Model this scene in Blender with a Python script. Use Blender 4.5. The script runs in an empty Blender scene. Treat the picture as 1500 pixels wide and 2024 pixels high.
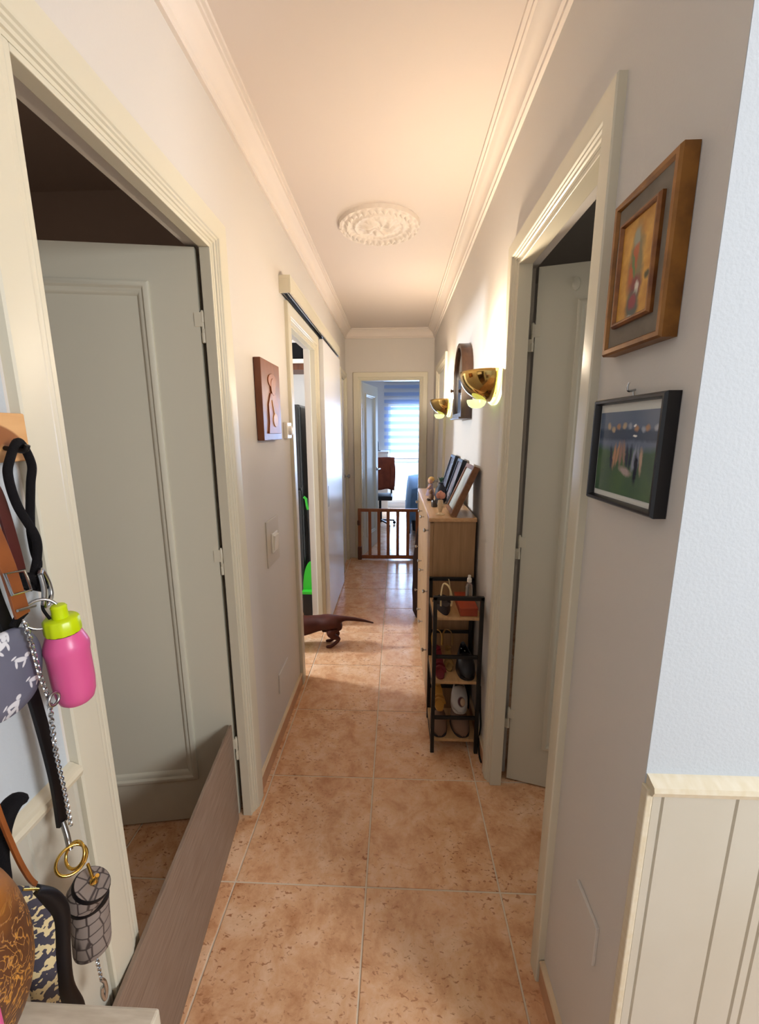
import bpy, math, random
from mathutils import Vector, Matrix, noise
random.seed(7)
S = bpy.context.scene
COL = S.collection
PI = math.pi
# ------------------------------------------------------------------ camera
def make_camera():
    f, pitch, yaw, roll = 817.66, math.radians(11.087), math.radians(2.359), math.radians(-0.199)
    cp, sp = math.cos(pitch), math.sin(pitch)
    fw = Vector((-math.sin(yaw)*cp, math.cos(yaw)*cp, -sp))
    rt = Vector((math.cos(yaw), math.sin(yaw), 0))
    up = rt.cross(fw)
    c, s = math.cos(roll), math.sin(roll)
    r2 = rt*c + up*s; u2 = up*c - rt*s
    cd = bpy.data.cameras.new('camera'); cd.sensor_fit = 'HORIZONTAL'; cd.sensor_width = 36
    cd.lens = f/1500*36; cd.clip_start = 0.02
    o = bpy.data.objects.new('camera', cd); COL.objects.link(o)
    m = Matrix((r2, u2, -fw)).transposed().to_4x4(); m.translation = (0, 0, 1.5)
    o.matrix_world = m
    S.camera = o
make_camera()
# ------------------------------------------------------------------ world, lights, exposure
S.view_settings.view_transform = 'Standard'
S.view_settings.look = 'None'
S.view_settings.gamma = 1
S.view_settings.use_curve_mapping = False
S.view_settings.exposure = 0.24
w = bpy.data.worlds.new('sky'); S.world = w; w.use_nodes = True
w.node_tree.nodes['Background'].inputs[0].default_value = (0.62, 0.78, 1.0, 1)
w.node_tree.nodes['Background'].inputs[1].default_value = 3.0
def area(name, loc, target, sx, sy, power, color):
    l = bpy.data.lights.new(name, 'AREA'); l.shape = 'RECTANGLE'; l.size = sx; l.size_y = sy
    l.energy = power; l.color = color
    o = bpy.data.objects.new(name, l); COL.objects.link(o)
    o.location = loc
    o.rotation_euler = (Vector(target) - Vector(loc)).to_track_quat('-Z', 'Y').to_euler()
    return o
area('entrance_window_light', (2.05, -0.75, 1.95), (-0.6, 0.9, 0.9), 0.6, 0.8, 54, (0.95, 0.97, 1.0))
area('kitchen_window_light', (-2.85, 2.88, 1.82), (0.4, 2.5, 1.6), 0.28, 0.36, 85, (0.80, 0.90, 1.0))
area('bedroom_window_light', (0.5, 8.25, 1.1), (0.2, 5.0, 0.9), 1.3, 1.9, 200, (0.44, 0.64, 1.0))

area('left_room_fill_light', (-2.1, 0.3, 1.5), (-0.9, 0.6, 1.6), 0.8, 1.0, 2.2, (1.0, 0.86, 0.74))  # added fill that lifts the dark left room; no window stands behind it
area('right_door_fill_light', (1.6, 0.95, 1.4), (0.62, 1.5, 1.2), 0.5, 0.8, 3.0, (1.0, 0.92, 0.84))  # added fill aimed at the open right-hand door, not a real window

# ------------------------------------------------------------------ helpers
def lin(c):
    if isinstance(c, str):
        c = [int(c[i:i+2], 16)/255 for i in (0, 2, 4)]
    return tuple(((x/12.92) if x <= 0.04045 else ((x+0.055)/1.055)**2.4) for x in c[:3]) + (1,)
MATS = {}
def mat(name, color='808080', rough=0.5, metal=0.0, spec=0.5, var=None, vscale=6.0, stretch=(1, 1, 1), bump=0.0, bscale=60.0, coat=0.0, trans=0.0, alpha=1.0, emit=None, detail=3.0):
    m = bpy.data.materials.new(name); m.use_nodes = True
    nt = m.node_tree; b = nt.nodes['Principled BSDF']
    b.inputs['Base Color'].default_value = lin(color)
    b.inputs['Roughness'].default_value = rough
    b.inputs['Metallic'].default_value = metal
    b.inputs['Specular IOR Level'].default_value = spec
    b.inputs['Coat Weight'].default_value = coat
    b.inputs['Transmission Weight'].default_value = trans
    b.inputs['Alpha'].default_value = alpha
    if emit:
        b.inputs['Emission Color'].default_value = lin(emit[0]); b.inputs['Emission Strength'].default_value = emit[1]
    if var or bump:
        tc = nt.nodes.new('ShaderNodeTexCoord'); mp = nt.nodes.new('ShaderNodeMapping')
        mp.inputs['Scale'].default_value = stretch
        nt.links.new(tc.outputs['Object'], mp.inputs['Vector'])
    if var:
        n = nt.nodes.new('ShaderNodeTexNoise'); n.inputs['Scale'].default_value = vscale; n.inputs['Detail'].default_value = detail
        nt.links.new(mp.outputs[0], n.inputs['Vector'])
        r = nt.nodes.new('ShaderNodeValToRGB')
        r.color_ramp.elements[0].position = 0.35; r.color_ramp.elements[0].color = lin(color)
        r.color_ramp.elements[1].position = 0.68; r.color_ramp.elements[1].color = lin(var)
        nt.links.new(n.outputs['Fac'], r.inputs[0]); nt.links.new(r.outputs[0], b.inputs['Base Color'])
    if bump:
        n2 = nt.nodes.new('ShaderNodeTexNoise'); n2.inputs['Scale'].default_value = bscale; n2.inputs['Detail'].default_value = 2
        nt.links.new(mp.outputs[0], n2.inputs['Vector'])
        bp = nt.nodes.new('ShaderNodeBump'); bp.inputs['Strength'].default_value = bump; bp.inputs['Distance'].default_value = 0.004
        nt.links.new(n2.outputs['Fac'], bp.inputs['Height']); nt.links.new(bp.outputs[0], b.inputs['Normal'])
    MATS[name] = m
    return m
def blobs(m, items, base=None, wob=0.0, wscale=30):
    """Adds flat printed shapes: items = (centre3, radii3, rotation3, colour, softness), in object coordinates."""
    nt = m.node_tree; b = nt.nodes['Principled BSDF']
    tc = nt.nodes.new('ShaderNodeTexCoord'); src = tc.outputs['Object']
    if wob:
        n = nt.nodes.new('ShaderNodeTexNoise'); n.inputs['Scale'].default_value = wscale
        nt.links.new(src, n.inputs['Vector'])
        ma = nt.nodes.new('ShaderNodeVectorMath'); ma.operation = 'MULTIPLY_ADD'
        nt.links.new(n.outputs['Color'], ma.inputs[0]); ma.inputs[1].default_value = (wob,)*3; 
        ad = nt.nodes.new('ShaderNodeVectorMath'); ad.operation = 'SUBTRACT'; ad.inputs[1].default_value = (wob*.5,)*3
        nt.links.new(src, ad.inputs[0]); nt.links.new(ad.outputs[0], ma.inputs[2]); src = ma.outputs[0]
    lk = b.inputs['Base Color'].links
    cur = lk[0].from_socket if lk else None
    for c, r, rot, colr, soft in items:
        mp = nt.nodes.new('ShaderNodeMapping'); mp.vector_type = 'TEXTURE'
        mp.inputs['Location'].default_value = c; mp.inputs['Rotation'].default_value = rot; mp.inputs['Scale'].default_value = r
        nt.links.new(src, mp.inputs['Vector'])
        ln = nt.nodes.new('ShaderNodeVectorMath'); ln.operation = 'LENGTH'; nt.links.new(mp.outputs[0], ln.inputs[0])
        mr = nt.nodes.new('ShaderNodeMapRange'); mr.inputs['From Min'].default_value = 1+soft; mr.inputs['From Max'].default_value = 1-soft
        nt.links.new(ln.outputs['Value'], mr.inputs['Value'])
        mx = nt.nodes.new('ShaderNodeMix'); mx.data_type = 'RGBA'
        nt.links.new(mr.outputs[0], mx.inputs[0])
        if cur: nt.links.new(cur, mx.inputs[6])
        else: mx.inputs[6].default_value = b.inputs['Base Color'].default_value
        mx.inputs[7].default_value = lin(colr); cur = mx.outputs[2]
    nt.links.new(cur, b.inputs['Base Color'])
    return m

ORG = {}
class MB:
    def __init__(s, T=None): s.v = []; s.f = []; s.T = T
    def add(s, vs, fs):
        o = len(s.v); s.v += [Vector(v) for v in vs]; s.f += [[i+o for i in f] for f in fs]; return s
    def box(s, x0, x1, y0, y1, z0, z1):
        v = [(x, y, z) for x in (x0, x1) for y in (y0, y1) for z in (z0, z1)]
        return s.add(v, [(0, 1, 3, 2), (4, 6, 7, 5), (0, 4, 5, 1), (2, 3, 7, 6), (0, 2, 6, 4), (1, 5, 7, 3)])
    def bar(s, a, b, w, t, up=(0, 0, 1)):
        a = Vector(a); b = Vector(b); d = (b-a).normalized(); u = Vector(up)
        if abs(d.dot(u)) > .99: u = Vector((1, 0, 0))
        sd = d.cross(u).normalized()*w/2; n = sd.cross(d).normalized()*t/2
        v = [p+i*sd+j*n for p in (a, b) for i in (-1, 1) for j in (-1, 1)]
        return s.add(v, [(0, 1, 3, 2), (4, 6, 7, 5), (0, 4, 5, 1), (2, 3, 7, 6), (0, 2, 6, 4), (1, 5, 7, 3)])
    def tube(s, pts, r, n=8, closed=False, flat=1.0, caps=True):
        pts = [Vector(p) for p in pts]; N = len(pts)
        rs = r if isinstance(r, (list, tuple)) else [r]*N
        vs = []; prev = None
        for i, p in enumerate(pts):
            if closed: d = pts[(i+1) % N]-pts[i-1]
            else: d = pts[min(i+1, N-1)]-pts[max(i-1, 0)]
            d.normalize()
            if prev is None:
                u = Vector((0, 0, 1)) if abs(d.z) < .9 else Vector((1, 0, 0))
                u = (u - d*u.dot(d)).normalized()
            else:
                u = (prev - d*prev.dot(d)).normalized()
            prev = u; q = d.cross(u)
            for k in range(n):
                a = 2*PI*k/n
                vs.append(p + (u*math.cos(a)*flat + q*math.sin(a))*rs[i])
        fs = []
        for i in range(N if closed else N-1):
            j = (i+1) % N
            for k in range(n):
                l = (k+1) % n
                fs.append((i*n+k, i*n+l, j*n+l, j*n+k))
        if not closed and caps:
            fs.append(tuple(reversed(range(n)))); fs.append(tuple(range((N-1)*n, N*n)))
        return s.add(vs, fs)
    def lathe(s, prof, c=(0, 0, 0), n=24, M=None, a0=0, a1=2*PI):
        full = abs(a1-a0-2*PI) < 1e-6; K = n if full else n+1
        vs = []
        for r, z in prof:
            for k in range(K):
                a = a0+(a1-a0)*k/n
                p = Vector((r*math.cos(a), r*math.sin(a), z))
                if M: p = M @ p
                vs.append(p+Vector(c))
        fs = []
        for i in range(len(prof)-1):
            for k in range(n):
                l = (k+1) % K
                fs.append((i*K+k, i*K+l, (i+1)*K+l, (i+1)*K+k))
        if full:
            if prof[0][0] > 1e-6: fs.append(tuple(reversed(range(K))))
            if prof[-1][0] > 1e-6: fs.append(tuple(range((len(prof)-1)*K, len(prof)*K)))
        return s.add(vs, fs)
    def ell(s, c, r, n=16, m=10, M=None):
        prof = [(max(math.sin(PI*i/m), 1e-7), -math.cos(PI*i/m)) for i in range(m+1)]
        S3 = Matrix.Diagonal((r[0], r[1], r[2]))
        return s.lathe(prof, c, n, (M @ S3) if M else S3)
    def prism(s, poly, f0, f1):
        n = len(poly)
        vs = [f0(*p) for p in poly] + [f1(*p) for p in poly]
        fs = [tuple(reversed(range(n))), tuple(range(n, 2*n))]
        for i in range(n):
            j = (i+1) % n; fs.append((i, j, n+j, n+i))
        return s.add(vs, fs)
    def sweep(s, path, closed, prof, fn):
        """fn(path point, profile point) -> 3D; rings of profile along the path."""
        n = len(prof); o = []
        for p in path:
            for q in prof: o.append(fn(p, q))
        fs = []; N = len(path)
        for i in range(N if closed else N-1):
            j = (i+1) % N
            for k in range(n):
                l = (k+1) % n; fs.append((i*n+k, i*n+l, j*n+l, j*n+k))
        if not closed:
            fs.append(tuple(reversed(range(n)))); fs.append(tuple(range((N-1)*n, N*n)))
        return s.add(o, fs)
    def torus(s, c, R, r, M=None, n=20, m=8, sx=1.0):
        pts = []
        for k in range(n):
            a = 2*PI*k/n; p = Vector((R*sx*math.cos(a), R*math.sin(a), 0))
            if M: p = M @ p
            pts.append(p+Vector(c))
        return s.tube(pts, r, m, closed=True)
    def build(s, name, m, parent=None, smooth=None, bevel=0, sub=0):
        org = ORG.get(parent.name if parent else None, Vector((0, 0, 0)))
        vs = [(s.T @ v if s.T else v)-org for v in s.v]
        me = bpy.data.meshes.new(name); me.from_pydata([tuple(v) for v in vs], [], s.f); me.validate(); 
        import bmesh
        bm = bmesh.new(); bm.from_mesh(me); bmesh.ops.recalc_face_normals(bm, faces=bm.faces[:]); bm.to_mesh(me); bm.free()
        me.materials.append(MATS[m] if isinstance(m, str) else m)
        if smooth:
            for p in me.polygons: p.use_smooth = True
            me.set_sharp_from_angle(angle=math.radians(smooth))
        o = bpy.data.objects.new(name, me); COL.objects.link(o)
        if parent: o.parent = parent; ORG[o.name] = org.copy()
        else: ORG[o.name] = Vector((0, 0, 0))
        if bevel:
            b = o.modifiers.new('bevel', 'BEVEL'); b.width = bevel; b.segments = 2; b.limit_method = 'ANGLE'; b.angle_limit = math.radians(40)
            b.harden_normals = False
        if sub:
            b = o.modifiers.new('sub', 'SUBSURF'); b.levels = sub; b.render_levels = sub
            for p in me.polygons: p.use_smooth = True
        return o
def tag(o, label, cat, group=None, kind=None):
    o['label'] = label; o['category'] = cat
    if group: o['group'] = group
    if kind: o['kind'] = kind
    return o
def thing(name, label, cat, loc, group=None):
    o = bpy.data.objects.new(name, None); COL.objects.link(o); o.location = loc; o.empty_display_size = .05
    ORG[o.name] = Vector(loc)
    return tag(o, label, cat, group)
def struct(o, label=None):
    o['kind'] = 'structure'
    if label: o['label'] = label
    return o
def sempty(name, loc, label):
    o = bpy.data.objects.new(name, None); COL.objects.link(o); o.location = loc; o.empty_display_size = .05
    ORG[o.name] = Vector(loc)
    return struct(o, label)
def smoothpath(pts, n=6):
    pts = [Vector(p) for p in pts]; out = []
    for i in range(len(pts)-1):
        p0 = pts[max(i-1, 0)]; p1 = pts[i]; p2 = pts[i+1]; p3 = pts[min(i+2, len(pts)-1)]
        for k in range(n):
            t = k/n
            out.append(.5*((2*p1)+(p2-p0)*t+(2*p0-5*p1+4*p2-p3)*t*t+(3*p1-p0-3*p2+p3)*t**3))
    out.append(pts[-1]); return out
def rz(a, c=(0, 0, 0)): return Matrix.Translation(c) @ Matrix.Rotation(a, 4, 'Z')

# ------------------------------------------------------------------ materials
mat('wall_paint', 'd1ccc6', 0.75, spec=.25, bump=.05, bscale=180)
mat('wall_rough', 'c0c7cd', 0.85, spec=.2, bump=.16, bscale=190)
mat('ceiling_paint', 'd6cbc3', 0.8, spec=.2)
mat('plaster', 'dfd5cc', 0.7, spec=.25)
mat('trim_cream', 'd3cdb9', 0.38, spec=.45)
mat('door_cream', 'cfcbb9', 0.4, spec=.45)
mat('room_taupe', 'b9a698', 0.8, spec=.2)
mat('grey_room', 'b5aea4', 0.8, spec=.2)
mat('white_gloss', 'e2e2e4', 0.28, spec=.5)
mat('white_plastic', 'e6e1d6', 0.35)
mat('grout', 'ded0bb', 0.85, spec=.2)
mat('base_tile', 'b98a66', 0.35, var='c79c78', vscale=14)
mat('base_top', 'd9c2a2', 0.4)
mat('black_metal', '0c0b0d', 0.45, spec=.4)
mat('black_fabric', '0d0b0e', 0.85, spec=.2, bump=.3, bscale=500)
mat('steel', 'b9bbbd', 0.25, metal=1)
mat('frame_brown', '7d5336', .4, var='6d4529', vscale=14, stretch=(5, 1, 5))
mat('dark_gap', '2a2622', .8)
mat('aluminium', '9a9da4', 0.3, metal=1)
mat('brass', 'c7a765', 0.1, metal=1)
mat('gold', 'd9b25a', 0.2, metal=1)
mat('gate_wood', '8a4f2c', 0.45, var='9c5f36', vscale=8, stretch=(6, 6, 1))
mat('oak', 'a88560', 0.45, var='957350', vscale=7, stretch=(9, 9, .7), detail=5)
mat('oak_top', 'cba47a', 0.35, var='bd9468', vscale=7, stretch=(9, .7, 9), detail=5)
mat('shelf_wood', 'c7a173', 0.5, var='b48d60', vscale=8, stretch=(6, 1, 6))
mat('laminate', '948070', 0.55, var='7c6656', vscale=16, stretch=(3, .7, 16), detail=6)
mat('cream_wood', 'dbd3be', 0.4, var='d4c9ae', vscale=10, stretch=(8, 1, 8))
mat('wainscot', 'c6c2b5', 0.42, var='c0bbac', vscale=4)
mat('pale_wood', 'd9a972', 0.55, var='cf9c64', vscale=7, stretch=(8, 1, 8))
mat('walnut', '6b3d22', 0.5, var='532d18', vscale=12, stretch=(5, 5, 1))
mat('mirror_wood', '4d3423', 0.25, var='3f2a1d', vscale=8, stretch=(5, 5, 1))
mat('glass_dark', '8d95a6', 0.04, metal=1.0)
mat('whitewash', 'cfc6b4', 0.6, var='b9ae9a', vscale=10, stretch=(2, 12, 2))
mat('fridge', '2c2e30', 0.22, spec=.6)
mat('green_plastic', '2fae2a', 0.4)
mat('pink_plastic', 'd4598f', 0.33, spec=.5)
mat('lime_plastic', 'bfd400', 0.35, spec=.5)
mat('brown_leather', '8a4c1e', 0.5, var='7a4018', vscale=20)
mat('red_leather', '4a1512', 0.5)
mat('black_leather', '0d090c', 0.5, spec=.3)
mat('dog_coat', '4a1c0e', 0.6, var='3d150a', vscale=14, spec=.3)
mat('paper_white', 'dcdcd6', 0.7)
mat('bed_cover', '5f7c99', 0.9, spec=.1, bump=.4, bscale=30)
mat('jacket', '9a4a2c', 0.85, var='7d3a24', vscale=9)
mat('chair_black', '17161a', 0.6)
mat('red_box', 'a3401f', 0.5, var='8f3518', vscale=10)
mat('clear_plastic', 'eef4f0', 0.08, trans=.92, spec=.5)
mat('beige_suede', '7d5f4c', 0.85)
mat('gold_shoe', 'b9853a', 0.4)
mat('blind_fabric', 'b6c2d6', 0.9, spec=.1)
_b = MATS['blind_fabric'].node_tree; _t = _b.nodes.new('ShaderNodeBsdfTranslucent'); _t.inputs[0].default_value = lin('b4c0d6'); _m = _b.nodes.new('ShaderNodeMixShader'); _m.inputs[0].default_value = .5
_b.links.new(_b.nodes['Principled BSDF'].outputs[0], _m.inputs[1]); _b.links.new(_t.outputs[0], _m.inputs[2]); _b.links.new(_m.outputs[0], _b.nodes['Material Output'].inputs[0])

def tile_mat():
    m = bpy.data.materials.new('floor_tile'); m.use_nodes = True; nt = m.node_tree; b = nt.nodes['Principled BSDF']; MATS['floor_tile'] = m
    N = nt.nodes.new; L = nt.links.new
    tc = N('ShaderNodeTexCoord'); oi = N('ShaderNodeObjectInfo')
    sc = N('ShaderNodeVectorMath'); sc.operation = 'SCALE'; sc.inputs[0].default_value = (17, 31, 9); L(oi.outputs['Random'], sc.inputs['Scale'])
    ad = N('ShaderNodeVectorMath'); ad.operation = 'ADD'; L(tc.outputs['Object'], ad.inputs[0]); L(sc.outputs[0], ad.inputs[1])
    n1 = N('ShaderNodeTexNoise'); n1.inputs['Scale'].default_value = 9; n1.inputs['Detail'].default_value = 8; n1.inputs['Roughness'].default_value = .7; n1.inputs['Distortion'].default_value = .3
    L(ad.outputs[0], n1.inputs['Vector'])
    r1 = N('ShaderNodeValToRGB'); e = r1.color_ramp.elements
    e[0].position = .30; e[0].color = lin('bd8459'); e[1].position = .66; e[1].color = lin('e9c5a3')
    x = r1.color_ramp.elements.new(.48); x.color = lin('dbab82')
    L(n1.outputs['Fac'], r1.inputs[0])
    # short dark streaks
    mp = N('ShaderNodeMapping'); mp.inputs['Rotation'].default_value = (0, 0, .35); mp.inputs['Scale'].default_value = (1, 1.7, 1); L(ad.outputs[0], mp.inputs['Vector'])
    n2 = N('ShaderNodeTexNoise'); n2.inputs['Scale'].default_value = 62; n2.inputs['Detail'].default_value = 2; n2.inputs['Distortion'].default_value = .7; L(mp.outputs[0], n2.inputs['Vector'])
    r2 = N('ShaderNodeValToRGB'); r2.color_ramp.elements[0].position = .60; r2.color_ramp.elements[1].position = .68
    r2.color_ramp.elements[0].color = (0, 0, 0, 1); r2.color_ramp.elements[1].color = (1, 1, 1, 1); L(n2.outputs['Fac'], r2.inputs[0])
    n3 = N('ShaderNodeTexNoise'); n3.inputs['Scale'].default_value = 4.5; n3.inputs['Detail'].default_value = 2; L(ad.outputs[0], n3.inputs['Vector'])
    r3 = N('ShaderNodeValToRGB'); r3.color_ramp.elements[0].position = .30; r3.color_ramp.elements[1].position = .58; L(n3.outputs['Fac'], r3.inputs[0])
    mu = N('ShaderNodeMath'); mu.operation = 'MULTIPLY'; L(r2.outputs[0], mu.inputs[0]); L(r3.outputs[0], mu.inputs[1])
    m2 = N('ShaderNodeMath'); m2.operation = 'MULTIPLY'; m2.inputs[1].default_value = .8; L(mu.outputs[0], m2.inputs[0])
    mx = N('ShaderNodeMix'); mx.data_type = 'RGBA'; L(m2.outputs[0], mx.inputs[0]); L(r1.outputs[0], mx.inputs[6]); mx.inputs[7].default_value = lin('965833')
    L(mx.outputs[2], b.inputs['Base Color'])
    b.inputs['Roughness'].default_value = .22; b.inputs['Specular IOR Level'].default_value = .5
tile_mat()

# ------------------------------------------------------------------ room measures
LX, RX = -0.57, 0.41        # hall wall faces
LW, RW = -0.65, 0.49        # their far faces
EY, EY2 = 4.78, 4.86        # end wall
CZ = 2.58                   # ceiling
DH = 2.06                   # door opening height
# ------------------------------------------------------------------ floor with tiles
fl = struct(MB().box(-3.1, 2.3, -2.1, 8.4, -.06, -.003).build('floor', 'grout'), 'pale grout bed of the terracotta tiled floor')
TS = .4448; g = .0055
tm = None
xs = [-.5405+TS*k for k in range(-3, 4)]; ys = [1.1166+TS*k for k in range(-4, 16)]
for i, x in enumerate(xs):
    for j, y in enumerate(ys):
        # only where a room or the hall shows the floor
        hall = -.99 < x < .5 and y > -.7
        if not (hall or (-1.9 < x and y < 1.7) or (-.99 < x < .95)): continue
        if tm is None:
            a = TS-g; b_ = .0015
            mb = MB(); mb.add([(0, 0, -.008), (a, 0, -.008), (a, a, -.008), (0, a, -.008), (0, 0, -b_), (a, 0, -b_), (a, a, -b_), (0, a, -b_), (b_, b_, 0), (a-b_, b_, 0), (a-b_, a-b_, 0), (b_, a-b_, 0)],
                              [(0, 1, 5, 4), (1, 2, 6, 5), (2, 3, 7, 6), (3, 0, 4, 7), (4, 5, 9, 8), (5, 6, 10, 9), (6, 7, 11, 10), (7, 4, 8, 11), (8, 9, 10, 11)])
            o = mb.build('tile', 'floor_tile', fl); tm = o.data
        else:
            o = bpy.data.objects.new('tile', tm); COL.objects.link(o); o.parent = fl
        o.location = (x+g/2, y+g/2, 0)
# ------------------------------------------------------------------ ceiling, walls
struct(MB().box(-3.1, 2.3, -2.1, 4.80, CZ, CZ+.1).build('ceiling', 'ceiling_paint'), 'white painted hallway ceiling')
struct(MB().box(-1.6, 2.3, EY2-.06, 8.4, CZ+.001, CZ+.1).build('ceiling_bedroom', 'ceiling_paint'), 'white painted bedroom ceiling')
# left wall: openings 0.685-1.372, 2.315-3.005, 4.34-4.70
m = MB()
for y0, y1, z0 in ((.60, .69, 0), (.69, 1.452, DH), (1.452, 2.315, 0), (2.315, 3.005, DH), (3.005, 4.30, 0), (4.30, 4.72, DH), (4.72, EY2, 0)):
    m.box(LW, LX, y0, y1, z0, CZ)
struct(m.build('wall_left', 'wall_paint'), 'pale grey painted wall of the hallway with the sliding door')
struct(MB().box(LW, LX, -2.0, .60, 0, CZ).build('wall_left_near', 'wall_rough'), 'bluish white plaster wall behind the hanging leads')
m = MB()
for y0, y1, z0 in ((.6, .962, 0), (.962, 1.618, DH), (1.618, 3.62, 0), (3.62, 4.30, DH), (4.30, EY2, 0)):
    m.box(RX, RW, y0, y1, z0, CZ)
struct(m.build('wall_right', 'wall_paint'), 'pale grey painted wall of the hallway carrying the brass lamps')
m = MB(); OX0, OX1 = -.41, .265
m.box(-1.6, OX0, EY, EY2, 0, CZ).box(OX1, 2.3, EY, EY2, 0, CZ).box(OX0, OX1, EY, EY2, DH, CZ)
struct(m.build('wall_back', 'wall_paint'), 'painted end wall around the bedroom doorway')
struct(MB().box(RX+.0006, 2.3, .5992, .68, 0, CZ).build('wall_front', 'wall_rough'), 'bluish white rough plaster wall above the panelling')
struct(MB().box(-.65, 2.3, -2.1, -2.0, 0, CZ).build('wall_entrance_back', 'wall_paint'), 'painted back wall of the entrance')
struct(MB().box(2.2, 2.3, -2.0, .6, 0, CZ).build('wall_entrance_side', 'wall_paint'), 'painted side wall of the entrance')
# left room, right room
m = MB(); m.box(-2.3, -2.2, -.6, 2.1, 0, CZ).box(-2.2, LW, -.6, -.5, 0, CZ).box(-2.2, LW, 2.02, 2.1, 0, CZ).box(-2.2, LW, -.5, 2.02, CZ-.03, CZ-.002)
struct(m.build('wall_left_room', 'room_taupe'), 'dark taupe room behind the board barrier')
m = MB(); m.box(1.75, 1.83, .68, 3.4, 0, CZ).box(RW, 1.75, 3.32, 3.4, 0, CZ).box(RW, 1.75, .68, 3.32, CZ-.03, CZ-.002)
struct(m.build('wall_right_room', 'grey_room'), 'dim grey room behind the open cream door')
# kitchen
m = MB(); m.box(-3.0, -2.3, 2.02, 2.1, 0, CZ).box(-3.0, -2.92, 2.1, 3.6, 0, CZ).box(-2.92, LW, 3.5, 3.58, 0, CZ)
struct(m.build('wall_kitchen', 'wall_paint'), 'white wall of the kitchen behind the sliding door')
# bedroom
m = MB(); m.box(-1.6, -1.5, EY2, 8.2, 0, CZ).box(2.2, 2.3, EY2, 8.2, 0, CZ)
m.box(-1.6, -.16, 8.1, 8.2, 0, CZ).box(1.1, 2.3, 8.1, 8.2, 0, CZ).box(-.16, 1.1, 8.1, 8.2, 2.0, CZ).box(-.16, 1.1, 8.1, 8.2, 0, .1)
struct(m.build('wall_bedroom', 'wall_paint'), 'white bedroom walls around the bright window')
# room behind the closed doors
MBc = MB().box(-.75, -.735, 4.2, 4.85, 0, CZ); 
# ------------------------------------------------------------------ cornice
prof = [(0, .092), (.012, .092), (.012, .080), (.020, .074), (.022, .062), (.030, .046), (.042, .034), (.056, .026), (.060, .020), (.068, .019), (.069, .011), (.080, .010), (.081, 0), (0, 0)]
path = [(LX, -2.0), (LX, EY), (RX, EY), (RX, .6), (2.2, .6)]
off = [(1, 0), (1, -1), (-1, -1), (-1, -1), (0, -1)]
m = MB()
idx = list(range(len(path)))
m.sweep(idx, False, prof, lambda i, q: Vector((path[i][0]+off[i][0]*q[0], path[i][1]+off[i][1]*q[0], CZ-q[1])))
struct(m.build('trim_1', 'plaster', smooth=30), 'white stepped plaster cornice running round the hallway ceiling')
# ------------------------------------------------------------------ door surrounds
TP = [(0, 0), (0, .002), (.007, .004), (.009, .008), (.016, .009), (.019, .013), (.025, .013), (.028, .017), (.034, .019), (.085, .019), (.088, .016), (.088, 0)]
def surround(name, label, side, a, b, h, wface, lining, tw=.088, plain=False, depth=.08):
    """side 'L','R' (opening along y) or 'E' (along x). Architrave on the hall face, lining through the wall."""
    root = sempty(name, {'L': (LX, (a+b)/2, 0), 'R': (RX, (a+b)/2, 0), 'E': ((a+b)/2, EY, 0)}[side], label)
    k = tw/.088
    P = [(p[0]*k, p[1]) for p in TP]
    path = [(a, 0), (a, h), (b, h), (b, 0)]; off = [(-1, 0), (-1, 1), (1, 1), (1, 0)]
    def fn(i, q):
        u = path[i][0]+off[i][0]*q[0]; z = path[i][1]+off[i][1]*q[0]
        return {'L': Vector((LX+q[1], u, z)), 'R': Vector((RX-q[1], u, z)), 'E': Vector((u, EY-q[1], z))}[side]
    MB().sweep([0, 1, 2, 3], False, P, fn).build('architrave', 'trim_cream', root, smooth=25)
    m = MB(); t = .012; d = lining
    if side == 'L':
        x0, x1 = LX-d, LX+.002
        m.box(x0, x1, a, a+t, 0, h).box(x0, x1, b-t, b, 0, h).box(x0, x1, a+t, b-t, h-t, h)
    elif side == 'R':
        x0, x1 = RX-.002, RX+d
        m.box(x0, x1, a, a+t, 0, h).box(x0, x1, b-t, b, 0, h).box(x0, x1, a+t, b-t, h-t, h)
    else:
        y0, y1 = EY-.002, EY+d
        m.box(a, a+t, y0, y1, 0, h).box(b-t, b, y0, y1, 0, h).box(a+t, b-t, y0, y1, h-t, h)
    m.build('jamb_lining', 'trim_cream', root, bevel=.002)
    return root
surround('trim_2', 'cream moulded door surround beside the hanging dog leads', 'L', .69, 1.372, DH, 0, .032, tw=.085)
surround('trim_3', 'cream moulded door surround of the kitchen sliding door', 'L', 2.315, 3.005, DH, 0, .034)
surround('trim_4', 'cream door surround at the far end behind the sliding door', 'L', 4.30, 4.70, DH, 0, .03, tw=.06)
surround('trim_5', 'cream moulded door surround beside the gold framed picture', 'R', .962, 1.552, DH, 0, .045, tw=.07)
surround('trim_6', 'cream door surround beyond the mirror', 'R', 3.62, 4.30, DH, 0, .03, tw=.07)
surround('trim_7', 'pale cream surround of the bedroom doorway', 'E', OX0, OX1, DH, 0, .07, tw=.075)

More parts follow.
